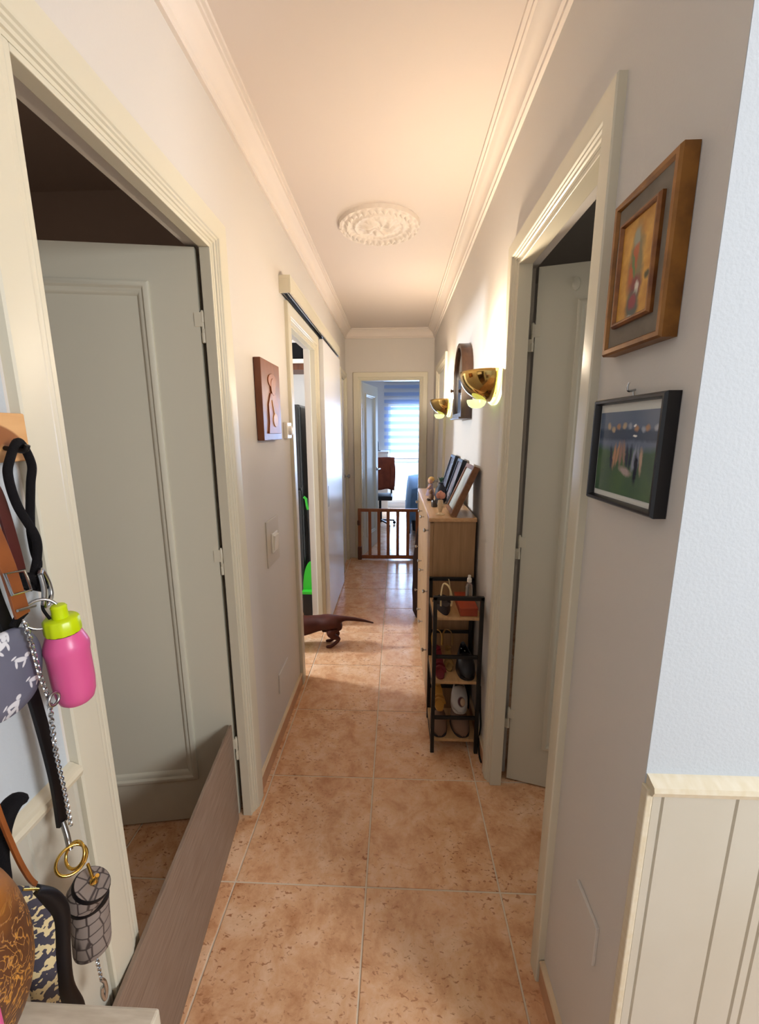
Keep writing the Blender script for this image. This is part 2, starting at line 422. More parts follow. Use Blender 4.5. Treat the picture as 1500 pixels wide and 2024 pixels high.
def door(name, label, hinge, ang, width, height, mats, flip=1, panel=(.14, .56, .19, 1.95), thick=.036, hz=(1.82, 1.05, .3), mould=True):
    """leaf along local +x from the hinge; local -y is the face seen."""
    T = Matrix.Translation(hinge) @ Matrix.Rotation(ang, 4, 'Z')
    if flip < 0: T = T @ Matrix.Diagonal((1, -1, 1, 1))
    root = sempty(name, hinge, label)
    x0, x1, z0, z1 = panel
    m = MB(T); b = .008
    m.box(0, x0, 0, thick, b, height).box(x1, width, 0, thick, b, height).box(x0, x1, 0, thick, b, z0).box(x0, x1, 0, thick, z1, height)
    m.build('door_leaf', mats, root)
    MB(T).box(x0-.002, x1+.002, .009, thick-.009, z0-.002, z1+.002).build('door_panel', mats, root)
    pr = [(-.004, -.002), (-.004, -.006), (.004, -.010), (.012, -.009), (.018, -.003), (.024, -.002), (.032, .004), (.036, .009), (.036, .012), (-.004, .012)]
    pth = [(x0, z0), (x1, z0), (x1, z1), (x0, z1)]; of = [(1, 1), (-1, 1), (-1, -1), (1, -1)]
    MB(T).sweep([0, 1, 2, 3], True, pr, lambda i, q: Vector((pth[i][0]+of[i][0]*q[0], q[1], pth[i][1]+of[i][1]*q[0]))).build('moulding', mats, root, smooth=35)
    for z in hz:
        h = MB(T); h.lathe([(.0065, -.045), (.0065, -.016), (.0052, -.015), (.0052, .015), (.0065, .016), (.0065, .045), (.003, .052)], (-.008, .003, z), 10)
        h.box(-.03, -.008, -.002, .006, z-.045, z-.003).box(-.008, .016, -.0025, .004, z+.003, z+.045)
        h.build('hinge', 'trim_cream', root, smooth=40)
    return root, T
d1, T1 = door('door_1', 'cream panelled door standing open behind the grey board barrier', (-.617, 1.362, 0), PI+.155, .70, 2.05, 'door_cream', flip=-1, panel=(.145, .56, .19, 1.945))
d2, T2 = door('door_2', 'cream panelled door standing open beside the shoe rack', (.487, 1.575, 0), -.275, .60, 2.05, 'door_cream', flip=1, panel=(.135, .47, .19, 1.93))
MB(T2).lathe([(.001, 0), (.012, 0), (.012, .004), (.009, .006)], (.12, 0, 1.985), 12, Matrix.Rotation(PI/2, 3, 'X') @ Matrix.Diagonal((1, 1.8, 1))).build('coat_hook', 'door_cream', d2, smooth=40)
# bedroom door: free edge towards the window, on the left
ang = math.atan2(.66, .15)
d3, T3 = door('door_3', 'white panelled bedroom door with chrome handle standing open', (-.392, 4.872, 0), ang, .66, 2.045, 'door_cream', flip=1, panel=(.12, .54, .2, 1.93), hz=(1.8, .3))
h = MB(T3); h.lathe([(.024, 0), (.024, .006), (.009, .008), (.009, .045)], (.60, 0, 1.01), 14, Matrix.Rotation(PI/2, 3, 'X'))
h.tube([(.60, -.045, 1.01), (.52, -.048, 1.01), (.49, -.045, 1.008)], .008, 8)
h.build('door_handle', 'steel', d3, smooth=40)
# closed doors along the hall
r = sempty('door_4', (LX, 4.5, 0), 'narrow glossy white door at the far end of the hallway')
MB().box(LX-.045, LX-.012, 4.312, 4.688, .008, DH-.014).build('door_leaf', 'white_gloss', r, bevel=.003)
MB().lathe([(.02, 0), (.02, .005), (.008, .008), (.008, .03), (.02, .036), (.024, .05), (.018, .06), (.002, .063)], (LX-.012, 4.64, 1.0), 16, Matrix.Rotation(PI/2, 3, 'Y')).build('door_knob', 'steel', r, smooth=40)
r = sempty('door_5', (RX, 3.96, 0), 'closed white door in the hallway beyond the mirror')
MB().box(RX+.012, RX+.045, 3.632, 4.288, .008, DH-.014).build('door_leaf', 'white_gloss', r, bevel=.003)
MB().lathe([(.02, 0), (.02, .005), (.008, .008), (.008, .03), (.02, .036), (.024, .05), (.018, .06), (.002, .063)], (RX+.012, 4.22, 1.0), 16, Matrix.Rotation(-PI/2, 3, 'Y')).build('door_knob', 'steel', r, smooth=40)
# ------------------------------------------------------------------ sliding door with its track
r = sempty('door_6', (-.53, 3.5, 0), 'glossy white sliding door hung in front of the kitchen wall')
MB().box(-.552, -.518, 3.06, 3.93, .014, 2.135).build('door_leaf', 'white_gloss', r, bevel=.003)
MB().box(-.519, -.5165, 3.10, 3.125, .93, 1.09).build('pull_handle', 'aluminium', r, bevel=.001)
m = MB(); m.box(-.535, -.53, 3.10, 3.12, 2.12, 2.165).box(-.535, -.53, 3.86, 3.88, 2.12, 2.165).build('hanger', 'steel', r)
r = sempty('trim_8', (LX, 3.0, 2.2), 'cream pelmet box over the kitchen sliding door')
m = MB(); m.box(LX, -.514, 2.145, 3.92, 2.222, 2.237).box(-.524, -.514, 2.145, 3.92, 2.158, 2.222).box(LX, -.524, 2.145, 2.155, 2.158, 2.222)
m.build('pelmet', 'trim_cream', r, bevel=.001)
m = MB(); m.box(-.556, -.550, 2.157, 3.915, 2.156, 2.195).box(-.534, -.528, 2.157, 3.915, 2.156, 2.195).box(-.556, -.528, 2.157, 3.915, 2.190, 2.196)
m.build('track', 'aluminium', r)
# ------------------------------------------------------------------ baseboards
def baseboard(name, label, x0, x1, y0, y1, face):
    r = sempty(name, ((x0+x1)/2, (y0+y1)/2, 0), label)
    MB().box(x0, x1, y0, y1, 0, .068).build('tile_strip', 'base_tile', r)
    if face == 'L': P = [(x0, .068), (x1, .068), (x1+.003, .073), (x1, .079), (x0, .080)]
    else: P = [(x1, .068), (x0, .068), (x0-.003, .073), (x0, .079), (x1, .080)]
    MB().prism(P, lambda u, v: Vector((u, y0, v)), lambda u, v: Vector((u, y1, v))).build('cap_moulding', 'base_top', r, smooth=30)
baseboard('baseboard_left', 'brown tile baseboard below the light switch', LX, LX+.011, 1.462, 2.226, 'L')
baseboard('baseboard_left_far', 'brown tile baseboard behind the sliding door', LX, LX+.011, 3.095, 4.238, 'L')
baseboard('baseboard_right', 'brown tile baseboard behind the shoe rack and dresser', RX-.011, RX, 1.624, 3.548, 'R')
baseboard('baseboard_right_near', 'brown tile baseboard below the framed group photograph', RX-.011, RX, .60, .890, 'R')
# ------------------------------------------------------------------ wainscot panelling
def wainscot(name, label, axis, a, b, ztop, widths, c):
    r = sempty(name, (a, c, 0) if axis == 'x' else (c, a, 0), label)
    p = a; k = 0
    while p < b-.004:
        wd = min(widths[k % len(widths)], b-p); q = p+wd; e = .0028; d0, d1 = 0, .010
        poly = [(p, d0), (q, d0), (q, d1-e), (q-e, d1), (p+e, d1), (p, d1-e)]
        if axis == 'x':
            MB().prism(poly, lambda u, v: Vector((u, c-v, 0)), lambda u, v: Vector((u, c-v, ztop-.02))).build('plank', 'wainscot', r)
        else:
            MB().prism(poly, lambda u, v: Vector((c+v, u, 0)), lambda u, v: Vector((c+v, u, ztop-.02))).build('plank', 'wainscot', r)
        p = q; k += 1
    rp = [(0, -.026), (.012, -.026), (.020, -.022), (.024, -.012), (.022, -.004), (.012, 0), (.006, .003), (0, .004)]
    if axis == 'x':
        MB().prism(rp, lambda u, v: Vector((a-.006, c-u, ztop+v)), lambda u, v: Vector((b, c-u, ztop+v))).build('chair_rail', 'cream_wood', r, smooth=35)
    else:
        MB().prism(rp, lambda u, v: Vector((c+u, a, ztop+v)), lambda u, v: Vector((c+u, b, ztop+v))).build('chair_rail', 'cream_wood', r, smooth=35)
    return r
wr = wainscot('trim_9', 'white tongue and groove panelling with cream rail beside the hallway corner', 'x', RX+.008, 2.2, .945, (.018, .118, .058), .6)
MB().box(RX-.003, RX+.008, .586, .602, 0, .93).build('corner_bead', 'cream_wood', wr, bevel=.002)
wainscot('trim_10', 'white tongue and groove panelling with cream rail under the hanging leads', 'y', -.6, .604, .93, (.092,), LX)

# ------------------------------------------------------------------ ceiling rosette
def rosette():
    m = MB(); c = Vector((-.097, 2.46, CZ)); NR, NT = 46, 192; vs = []
    for i in range(NR+1):
        t = i/NR
        for k in range(NT):
            a = 2*PI*k/NT
            R = .212*(1+.035*abs(math.sin(8*a))+.02*math.cos(16*a))
            rr = t*R
            h = .010*(1-t)+.006
            h += .016*math.exp(-((t-.80)/.05)**2)*(1+.5*math.cos(32*a))
            h += .011*math.exp(-((t-.60)/.035)**2)
            h += .012*math.exp(-((t-.93)/.05)**2)*(.8+.6*math.cos(24*a))
            h += .018*math.exp(-((t-.28)/.13)**2)*(.5+.5*math.cos(8*a+t*14))
            h += .010*math.exp(-(t/.07)**2)
            h += .004*noise.noise(Vector((math.cos(a)*rr*60, math.sin(a)*rr*60, 3)))
            if i == NR: h = 0
            if i == NR-1: h = max(h*.9, .018)
            vs.append(c+Vector((rr*math.cos(a), rr*math.sin(a), -max(h, 0))))
    fs = []
    for i in range(NR):
        for k in range(NT):
            l = (k+1) % NT; fs.append((i*NT+k, i*NT+l, (i+1)*NT+l, (i+1)*NT+k))
    m.add(vs, fs)
    return tag(m.build('ceiling_rosette', 'plaster', smooth=60), 'white plaster ceiling rosette with scalloped rim and leaf relief', 'rosette')
rosette()

# ------------------------------------------------------------------ wall lamps
def sconce(yc, label):
    zr = 1.735; ax, by, dz = .128, .150, .118
    X = RX-.022
    t = thing('wall_lamp', label, 'wall lamp', (RX, yc, zr), 'brass wall lamps')
    def bowl(sx, sy, sz, n=28, mm=12, z0=0.0):
        vs = []; 
        for i in range(mm+1):
            ph = (PI/2)*i/mm
            for k in range(n+1):
                a = PI*k/n
                vs.append(Vector((X-sx*math.sin(a)*math.cos(ph), yc+sy*math.cos(a)*math.cos(ph), zr+z0-sz*math.sin(ph))))
        fs = []
        for i in range(mm):
            for k in range(n):
                fs.append((i*(n+1)+k, i*(n+1)+k+1, (i+1)*(n+1)+k+1, (i+1)*(n+1)+k))
        return vs, fs
    v1, f1 = bowl(ax, by*.93, dz); o = MB().add(v1, f1).build('brass_shade', 'brass', t, smooth=60)
    s = o.modifiers.new('shell', 'SOLIDIFY'); s.thickness = .004; s.offset = -1
    # glass dish behind the brass, against the wall
    vs = []; n, mm = 28, 6
    for i in range(mm+1):
        for k in range(n+1):
            a = PI*k/n; rr = 1-.10*abs(i/mm-.5)
            vs.append(Vector((RX-.003-.016*(i/mm), yc+by*1.06*math.cos(a)*rr, zr+.004-(dz+.018)*math.sin(a)*rr)))
    fs = [(i*(n+1)+k, i*(n+1)+k+1, (i+1)*(n+1)+k+1, (i+1)*(n+1)+k) for i in range(mm) for k in range(n)]
    g_ = MB().add(vs, fs).build('glass_rim', 'lamp_glass', t, smooth=60)
    s = g_.modifiers.new('shell', 'SOLIDIFY'); s.thickness = .004
    MB().lathe([(.002, -.030), (.020, -.028), (.034, -.018), (.040, -.004), (.040, .004), (.036, .004)], (X-.055, yc, zr-dz+.004), 20).build('glass_cup', 'lamp_glass', t, smooth=60)
    MB().box(RX-.008, RX, yc-.03, yc+.03, zr-.09, zr-.02).build('wall_plate', 'brass', t, bevel=.003)
    MB().tube([(RX-.006, yc, zr-.065), (RX-.075, yc, zr-.065), (RX-.08, yc, zr-.05)], .006, 8).build('bracket', 'brass', t, smooth=50)
    MB().lathe([(.010, -.04), (.011, -.02), (.013, -.01), (.014, .0), (.012, .012), (.006, .02), (.001, .022)], (RX-.08, yc, zr-.028), 14).build('bulb', 'bulb_glow', t, smooth=60)
    l = bpy.data.lights.new('sconce_light', 'POINT'); l.energy = 20; l.color = (1.0, .83, .63); l.shadow_soft_size = .02
    lo = bpy.data.objects.new('sconce_light', l); COL.objects.link(lo); lo.location = Vector((RX-.08, yc, zr+.012)) ; 
mat('lamp_glass', 'd2efb0', 0.2, trans=.6, spec=.5, emit=('e6f0b4', .5))
mat('bulb_glow', 'ffe9c0', .4, emit=('ffdf9a', 12))
sconce(1.80, 'nearer lit brass half bowl wall lamp beside the cream door surround')
sconce(3.32, 'farther lit brass half bowl wall lamp beyond the arched mirror')

# ------------------------------------------------------------------ arched mirror
def mirror():
    t = thing('wall_mirror', 'brown arched wall mirror in a deep wooden case between the brass lamps', 'mirror', (RX, 2.51, 1.575))
    y0, y1, z0, z1 = 2.34, 2.68, 1.575, 1.985; yc = (y0+y1)/2; hw = (y1-y0)/2; zs = 1.80
    def arch(i):  # inset
        pts = [(y0+i, z0+i), (y1-i, z0+i), (y1-i, zs)]
        for k in range(1, 12):
            a = PI*k/12
            pts.append((yc+(hw-i)*math.cos(a), zs+(z1-zs-i)*math.sin(a)))
        pts.append((y0+i, zs)); return pts
    A, B = arch(0), arch(.022); n = len(A); xw, xf = RX-.001, RX-.060
    vs = [(xw, *p) for p in A]+[(xf, *p) for p in A]+[(xf, *p) for p in B]+[(xf+.02, *p) for p in B]
    fs = []
    for s in range(3):
        for i in range(n):
            j = (i+1) % n; fs.append((s*n+i, s*n+j, (s+1)*n+j, (s+1)*n+i))
    fs.append(tuple(range(n)))
    MB().add(vs, fs).build('wooden_case', 'mirror_wood', t, smooth=35)
    Bm = arch(.02)
    MB().prism(Bm, lambda u, v: Vector((xf+.014, u, v)), lambda u, v: Vector((xf+.019, u, v))).build('mirror_glass', 'glass_dark', t)
    MB().lathe([(.007, 0), (.007, .006), (.012, .010), (.010, .018), (.002, .020)], (xf, y1-.011, 1.74), 12, Matrix.Rotation(-PI/2, 3, 'Y')).build('knob', 'mirror_wood', t, smooth=50)
    MB().box(xf-.012, xw, y0-.006, y1+.006, z0-.010, z0).build('base_ledge', 'mirror_wood', t, bevel=.003)
mirror()
# ------------------------------------------------------------------ pictures on the right wall
def frame_R(t, y0, y1, z0, z1, xw, xf, wd, m, name='frame', lip=.006):
    P = [(0, xw), (0, xf+.004), (.003, xf), (wd-.003, xf), (wd, xf+lip), (wd, xw)]
    pth = [(y0, z0), (y1, z0), (y1, z1), (y0, z1)]; of = [(1, 1), (-1, 1), (-1, -1), (1, -1)]
    return MB().sweep([0, 1, 2, 3], True, P, lambda i, q: Vector((q[1], pth[i][0]+of[i][0]*q[0], pth[i][1]+of[i][1]*q[0]))).build(name, m, t, smooth=30)
mat('gilt', '8f5f24', .42, var='6b4217', vscale=26, metal=.35, detail=5)
mat('gilt_dark', '6b3d1c', .4, var='94602a', vscale=30, metal=.3)
mat('linen', '857b6f', .9, var='7b7165', vscale=30, spec=.1)
mat('icon_paint', 'dca84f', .5, var='b47c2c', vscale=28, detail=5)
# painting: figure in muted reds and greens on gold (object coordinates are world offsets from the thing's origin)
yc_, zc_ = .744, 1.758
blobs(MATS['icon_paint'], [((0, .004, -.005), (1, .020, .062), (0, 0, 0), '7d7350', .25), ((0, .006, .045), (1, .009, .014), (0, 0, 0), '9a9a88', .3), ((0, .006, .026), (1, .007, .010), (0, 0, 0), 'b5653f', .3),
    ((0, .012, .0), (1, .010, .03), (.25, 0, 0), 'b0582c', .3), ((0, .0, -.03), (1, .016, .018), (0, 0, 0), '7a2f34', .3), ((0, -.002, -.038), (1, .006, .016), (.3, 0, 0), 'd8d0c4', .25),
    ((0, .004, -.058), (1, .018, .022), (0, 0, 0), '4f5350', .25), ((0, .004, -.052), (1, .011, .011), (.2, 0, 0), '8a3440', .3), ((0, .010, .004), (1, .004, .02), (-.3, 0, 0), '5f7a48', .3), ((0, -.03, -.02), (1, .006, .006), (0, 0, 0), '4f4a2c', .4), ((0, .004, -.076), (1, .014, .003), (.3, 0, 0), '9a9c98', .4)], wob=.012, wscale=60)
def gold_picture():
    t = thing('framed_painting', 'small gilt framed painting of a robed figure on gold hung above the group photograph', 'picture', (RX, yc_, zc_))
    y0, y1, z0, z1 = .660, .835, 1.634, 1.884
    frame_R(t, y0, y1, z0, z1, RX-.001, RX-.027, .013, 'gilt', lip=.005)
    MB().box(RX-.0215, RX-.017, y0+.008, y1-.008, z0+.008, z1-.008).build('linen_mount', 'linen', t)
    frame_R(t, y0+.032, y1-.032, z0+.042, z1-.042, RX-.018, RX-.031, .009, 'gilt_dark', 'inner_frame', lip=.005)
    MB().box(RX-.0255, RX-.021, y0+.036, y1-.036, z0+.046, z1-.046).build('painted_panel', 'icon_paint', t)
gold_picture()
mat('group_photo', '4a6350', .12, var='55704f', vscale=20, spec=.6)
its = [((0, 0, .055), (1, .2, .05), (0, 0, 0), '66748c', .12), ((0, 0, .032), (1, .2, .010), (0, 0, 0), '47546a', .3)]
random.seed(3)
for k in range(9): its.append(((0, -.08+.018*k+random.uniform(-.004, .004), .044+random.uniform(-.003, .003)), (1, .006, .005), (0, 0, 0), random.choice(['b9a58c', '9aa3b5', 'b08a70']), .4))
for k in range(10):
    y = .045-.0105*k
    its.append(((0, y, -.006+random.uniform(-.008, .008)), (1, .0045, .020), (random.uniform(-.2, .2), 0, 0), random.choice(['b9a08e', '9c7f74', '2c3448', 'b98d72', '8d93a8', '3a3f52']), .35))
its += [((0, -.005, -.030), (1, .018, .006), (.2, 0, 0), 'b0a09c', .4), ((0, -.036, -.024), (1, .006, .024), (0, 0, 0), '1d2436', .3), ((0, -.022, .048), (1, .003, .002), (0, 0, 0), 'f2f2f2', .4), ((0, -.025, .030), (1, .005, .002), (0, 0, 0), 'f2f2f2', .4)]
blobs(MATS['group_photo'], its, wob=.008, wscale=80)
mat('frame_black', '0d0c12', .3, spec=.5)
def group_picture():
    t = thing('framed_photograph', 'black framed photograph of a group on a green field, hung beside the wall corner', 'picture', (RX, .742, 1.46))
    y0, y1, z0, z1 = .632, .852, 1.367, 1.556
    frame_R(t, y0, y1, z0, z1, RX-.001, RX-.024, .010, 'frame_black', lip=.006)
    MB().box(RX-.012, RX-.009, y0+.006, y1-.006, z0+.006, z1-.006).build('mount', 'paper_white', t)
    MB().box(RX-.0135, RX-.012, y0+.020, y1-.014, z0+.020, z1-.024).build('photograph', 'group_photo', t)
group_picture()
o = MB().tube(smoothpath([(RX, .755, 1.568), (RX-.012, .755, 1.566), (RX-.014, .755, 1.574), (RX-.012, .755, 1.58)]), .0018, 8)
o.tube([(RX-.004, .755, 1.565), (RX-.004, .752, 1.556)], .0016, 8)
tag(o.build('picture_hook', 'steel', smooth=50), 'small chrome screw hook above the black framed photograph', 'hook')

# blank covers and switch
def plate(name, label, x, face, y0, y1, z0, z1, d, m, cat):
    mb = MB(); s = 1 if face == 'L' else -1
    xs_ = sorted((x, x+s*d))
    return tag(mb.box(xs_[0], xs_[1], y0, y1, z0, z1).build(name, m, bevel=.0015), label, cat)
plate('cover_plate', 'painted blank cover plate low on the wall near the brown baseboard by the kitchen', LX, 'L', 1.80, 1.965, .235, .335, .007, 'wall_paint', 'cover plate')
plate('cover_plate', 'painted blank cover plate low on the wall beside the panelled corner', RX, 'R', .668, .762, .425, .522, .007, 'wall_paint', 'cover plate')
t = thing('light_switch', 'white light switch in a raised painted plate beside the cream door surround', 'light switch', (LX, 1.83, 1.0))
MB().box(LX, LX+.005, 1.735, 1.915, .90, 1.11).build('back_plate', 'switch_plate' if 'switch_plate' in MATS else mat('switch_plate', 'c6beb2', .5), t, bevel=.001)
MB().box(LX+.005, LX+.013, 1.79, 1.872, .955, 1.045).build('bezel', 'white_plastic', t, bevel=.002)
MB().add([(LX+.013, 1.80, .965), (LX+.013, 1.862, .965), (LX+.013, 1.862, 1.035), (LX+.013, 1.80, 1.035), (LX+.016, 1.80, .967), (LX+.016, 1.862, .967), (LX+.022, 1.862, 1.033), (LX+.022, 1.80, 1.033)],
         [(0, 1, 2, 3), (4, 5, 6, 7), (0, 1, 5, 4), (1, 2, 6, 5), (2, 3, 7, 6), (3, 0, 4, 7)]).build('rocker', 'white_plastic', t, bevel=.001)
t = thing('thermostat', 'small white wall thermostat with a round dial beside the kitchen doorway', 'thermostat', (LX, 2.15, 1.505))
MB().box(LX, LX+.022, 2.10, 2.185, 1.463, 1.545).build('body', 'white_plastic', t, bevel=.004)
MB().lathe([(.001, .016), (.016, .016), (.022, .012), (.024, 0)], (LX+.022, 2.145, 1.504), 20, Matrix.Rotation(PI/2, 3, 'Y')).build('dial', 'white_gloss', t, smooth=40)
# brown carved plaque
mat('plaque_wood', '7a4426', .35, var='6b381d', vscale=9, stretch=(3, 3, 1))
mat('plaque_relief', '96562e', .4, var='7d4522', vscale=20)
def plaque():
    t = thing('carved_plaque', 'brown wooden plaque with a raised figure playing a string instrument', 'plaque', (LX, 1.84, 1.63))
    y0, y1, z0, z1 = 1.70, 1.965, 1.462, 1.79; x0, x1 = LX+.001, LX+.03
    MB().box(x0, x1, y0, y1, z0, z1).build('board', 'plaque_wood', t, bevel=.003)
    cy = (y0+y1)/2+.01
    def rel(pts, d, nm, m_='plaque_relief'):
        return MB().prism(pts, lambda u, v: Vector((x1-.001, u, v)), lambda u, v: Vector((x1+d, u, v))).build(nm, m_, t, bevel=.002)
    el = lambda a, b, ra, rb, n=18: [(a+ra*math.cos(2*PI*k/n), b+rb*math.sin(2*PI*k/n)) for k in range(n)]
    rel(el(cy, 1.712, .062, .030), .004, 'hat')
    rel(el(cy, 1.688, .032, .036), .006, 'head')
    rel([(cy-.04, 1.66), (cy+.04, 1.66), (cy+.078, 1.61), (cy+.072, 1.53), (cy+.095, 1.49), (cy-.085, 1.49), (cy-.07, 1.54), (cy-.075, 1.61)], .005, 'cloak')
    rel(el(cy+.01, 1.548, .034, .030), .008, 'instrument_body', 'gold_shoe')
    rel([(cy-.035, 1.63), (cy-.028, 1.632), (cy+.006, 1.57), (cy-.002, 1.566)], .008, 'instrument_neck', 'gold_shoe')
plaque()

# ------------------------------------------------------------------ dresser
def dresser():
    X0, X1, Y0, Y1, H = .165, .392, 2.0, 3.06, 1.08
    t = thing('dresser', 'light oak shoe dresser with glossy pulls against the hallway wall', 'dresser', (X0, (Y0+Y1)/2, 0))
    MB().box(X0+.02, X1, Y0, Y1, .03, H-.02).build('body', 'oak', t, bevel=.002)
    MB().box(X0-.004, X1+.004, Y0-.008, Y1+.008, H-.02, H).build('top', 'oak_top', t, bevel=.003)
    MB().box(X0+.035, X1-.01, Y0+.01, Y1-.01, 0, .03).build('plinth', 'oak', t)
    ym = (Y0+Y1)/2; rows = [(.04, .38), (.385, .72), (.725, H-.026)]
    for a, b in ((Y0+.002, ym-.002), (ym+.002, Y1-.002)):
        for z0, z1 in rows:
            dr = MB().box(X0+.003, X0+.02, a, b, z0, z1).build('drawer', 'oak', t, bevel=.002)
            for yk in (a+.09, b-.09):
                MB().lathe([(.004, 0), (.004, .014), (.010, .018), (.011, .024), (.006, .028), (.001, .029)], (X0+.003, yk, z1-.06), 12, Matrix.Rotation(-PI/2, 3, 'Y')).build('knob', 'steel', dr, smooth=45)
dresser()
# leaning photo frames on the dresser
def lean_frame(name, label, y0, y1, xb, xt, h, m, pic, wd, th=.016):
    L = math.hypot(xt-xb, h); a = math.atan2(xt-xb, h); zb = 1.0808+th*math.sin(a)
    T = Matrix.Translation((xb, 0, zb)) @ Matrix.Rotation(a, 4, 'Y')
    t = thing(name, label, 'photo frame', (xb, (y0+y1)/2, zb), 'leaning photo frames on the dresser')
    P = [(0, th), (0, .002), (.002, 0), (wd-.002, 0), (wd, .005), (wd, th)]
    pth = [(y0, 0), (y1, 0), (y1, L), (y0, L)]; of = [(1, 1), (-1, 1), (-1, -1), (1, -1)]
    MB(T).sweep([0, 1, 2, 3], True, P, lambda i, q: Vector((q[1], pth[i][0]+of[i][0]*q[0], pth[i][1]+of[i][1]*q[0]))).build('frame', m, t, smooth=30)
    MB(T).box(.007, .010, y0+wd*.6, y1-wd*.6, wd*.6, L-wd*.6).build('picture', pic, t)
    MB(T).box(.010, th-.001, y0+wd*.5, y1-wd*.5, wd*.5, L-wd*.5).build('backing', 'chair_black', t)
mat('sketch_paper', 'c9cdc8', .3, var='a9b0b0', vscale=16)
mat('portrait_a', '77788a', .2, var='a49a9c', vscale=18)
mat('portrait_b', '3a4050', .15, var='8d94ab', vscale=14)
lean_frame('photo_frame', 'brown wooden photo frame with a pale picture leaning at the near end of the dresser', 2.005, 2.225, .268, .374, .24, 'frame_brown', 'sketch_paper', .022, .03)
lean_frame('photo_frame', 'middle black photo frame of the three leaning on the dresser', 2.36, 2.54, .292, .374, .25, 'frame_black', 'portrait_a', .018, .026)
lean_frame('photo_frame', 'farthest black photo frame of the three leaning on the dresser', 2.68, 2.88, .298, .376, .255, 'frame_black', 'portrait_b', .02, .026)
ZT = 1.0802
# rose figurine
mat('rose', 'c98a78', .6); mat('cream_glass', 'd9c2a0', .2, spec=.6); mat('dark_stem', '3b2a1c', .7); mat('navy', '141a2b', .6); mat('leaf_green', '2f5a48', .7); mat('doll_hair', 'caa05a', .7); mat('doll_skin', 'b98a70', .6); mat('doll_cloth', '8d7a86', .8); mat('jar_dark', '3a322e', .2, spec=.6)
t = thing('rose_ornament', 'small pink rose ornament on a cream glass stem at the dresser front', 'ornament', (.224, 2.08, ZT))
MB().lathe([(.022, 0), (.022, .003), (.012, .006), (.007, .012), (.012, .03), (.016, .055), (.013, .075), (.001, .077)], (.224, 2.08, ZT), 16).build('stem', 'cream_glass', t, smooth=50)
m = MB()
for k in range(5):
    a = 2*PI*k/5; m.ell((.224+.012*math.cos(a), 2.08+.012*math.sin(a), ZT+.098+.004*(k % 2)), (.013, .013, .017), 10, 6)
m.build('petals', 'rose', t, smooth=60)
MB().ell((.224, 2.08, ZT+.112), (.010, .010, .012), 10, 6).build('bud', 'rose', t, smooth=60)
t = thing('candle_jar', 'small dark glass candle jar on the dresser behind the rose ornament', 'jar', (.214, 2.30, ZT))
MB().lathe([(.016, 0), (.018, .004), (.018, .036), (.015, .040), (.015, .006), (.001, .006)], (.214, 2.30, ZT), 16).build('glass', 'jar_dark', t, smooth=40)
MB().lathe([(.014, .007), (.014, .032), (.003, .033), (.002, .042), (.001, .042)], (.214, 2.30, ZT), 14).build('candle', 'paper_white', t, smooth=40)
t = thing('navy_vase', 'dark navy rounded vase with green leaves in front of the middle black frame', 'vase', (.262, 2.42, ZT))
MB().lathe([(.020, 0), (.030, .012), (.036, .045), (.032, .085), (.018, .105), (.014, .118), (.017, .122), (.012, .122)], (.262, 2.42, ZT), 18).build('vase', 'navy', t, smooth=50)
for k in range(7):
    a = 2*PI*k/7+.2; dx, dy = math.cos(a), math.sin(a)
    c0 = Vector((.262, 2.42, ZT+.118)); tip = c0+Vector((.020*dx, .034*dy, .036-.004*(k % 3)))
    mid = (c0+tip)/2+Vector((0, 0, .012)); sd = Vector((-dy, dx, 0))*.011
    MB().add([c0, mid+sd, tip, mid-sd, mid+Vector((0, 0, -.003))], [(0, 1, 4), (1, 2, 4), (2, 3, 4), (3, 0, 4)]).build('leaf', 'leaf_green', t)
t = thing('doll_figurine', 'small fair-haired doll figurine at the far front edge of the dresser', 'figurine', (.225, 2.72, ZT))
MB().lathe([(.030, 0), (.031, .004), (.024, .03), (.014, .06), (.015, .072), (.006, .080)], (.225, 2.72, ZT), 16).build('dress', 'doll_cloth', t, smooth=50)
MB().ell((.225, 2.72, ZT+.098), (.018, .018, .021), 14, 10).build('head', 'doll_skin', t, smooth=60)
MB().ell((.230, 2.724, ZT+.106), (.021, .021, .018), 14, 10).build('hair', 'doll_hair', t, smooth=60)
for s in (-1, 1): MB().tube([(.225, 2.72+.013*s, ZT+.07), (.213, 2.72+.024*s, ZT+.055), (.203, 2.72+.016*s, ZT+.045)], [.005, .0045, .004], 8).build('arm', 'doll_skin', t, smooth=60)
t = thing('teddy_ornament', 'tiny brown bear ornament between the doll and the candle jar', 'ornament', (.212, 2.50, ZT))
MB().ell((.212, 2.50, ZT+.024), (.017, .017, .024), 12, 8).build('body', 'beige_suede', t, smooth=60)
MB().ell((.210, 2.50, ZT+.056), (.014, .015, .014), 12, 8).build('head', 'beige_suede', t, smooth=60)
for s in (-1, 1):
    MB().ell((.212, 2.50+.012*s, ZT+.068), (.004, .005, .005), 8, 6).build('ear', 'beige_suede', t, smooth=60)
    MB().ell((.196, 2.50+.011*s, ZT+.008), (.010, .006, .007), 8, 6).build('foot', 'dark_stem', t, smooth=60)
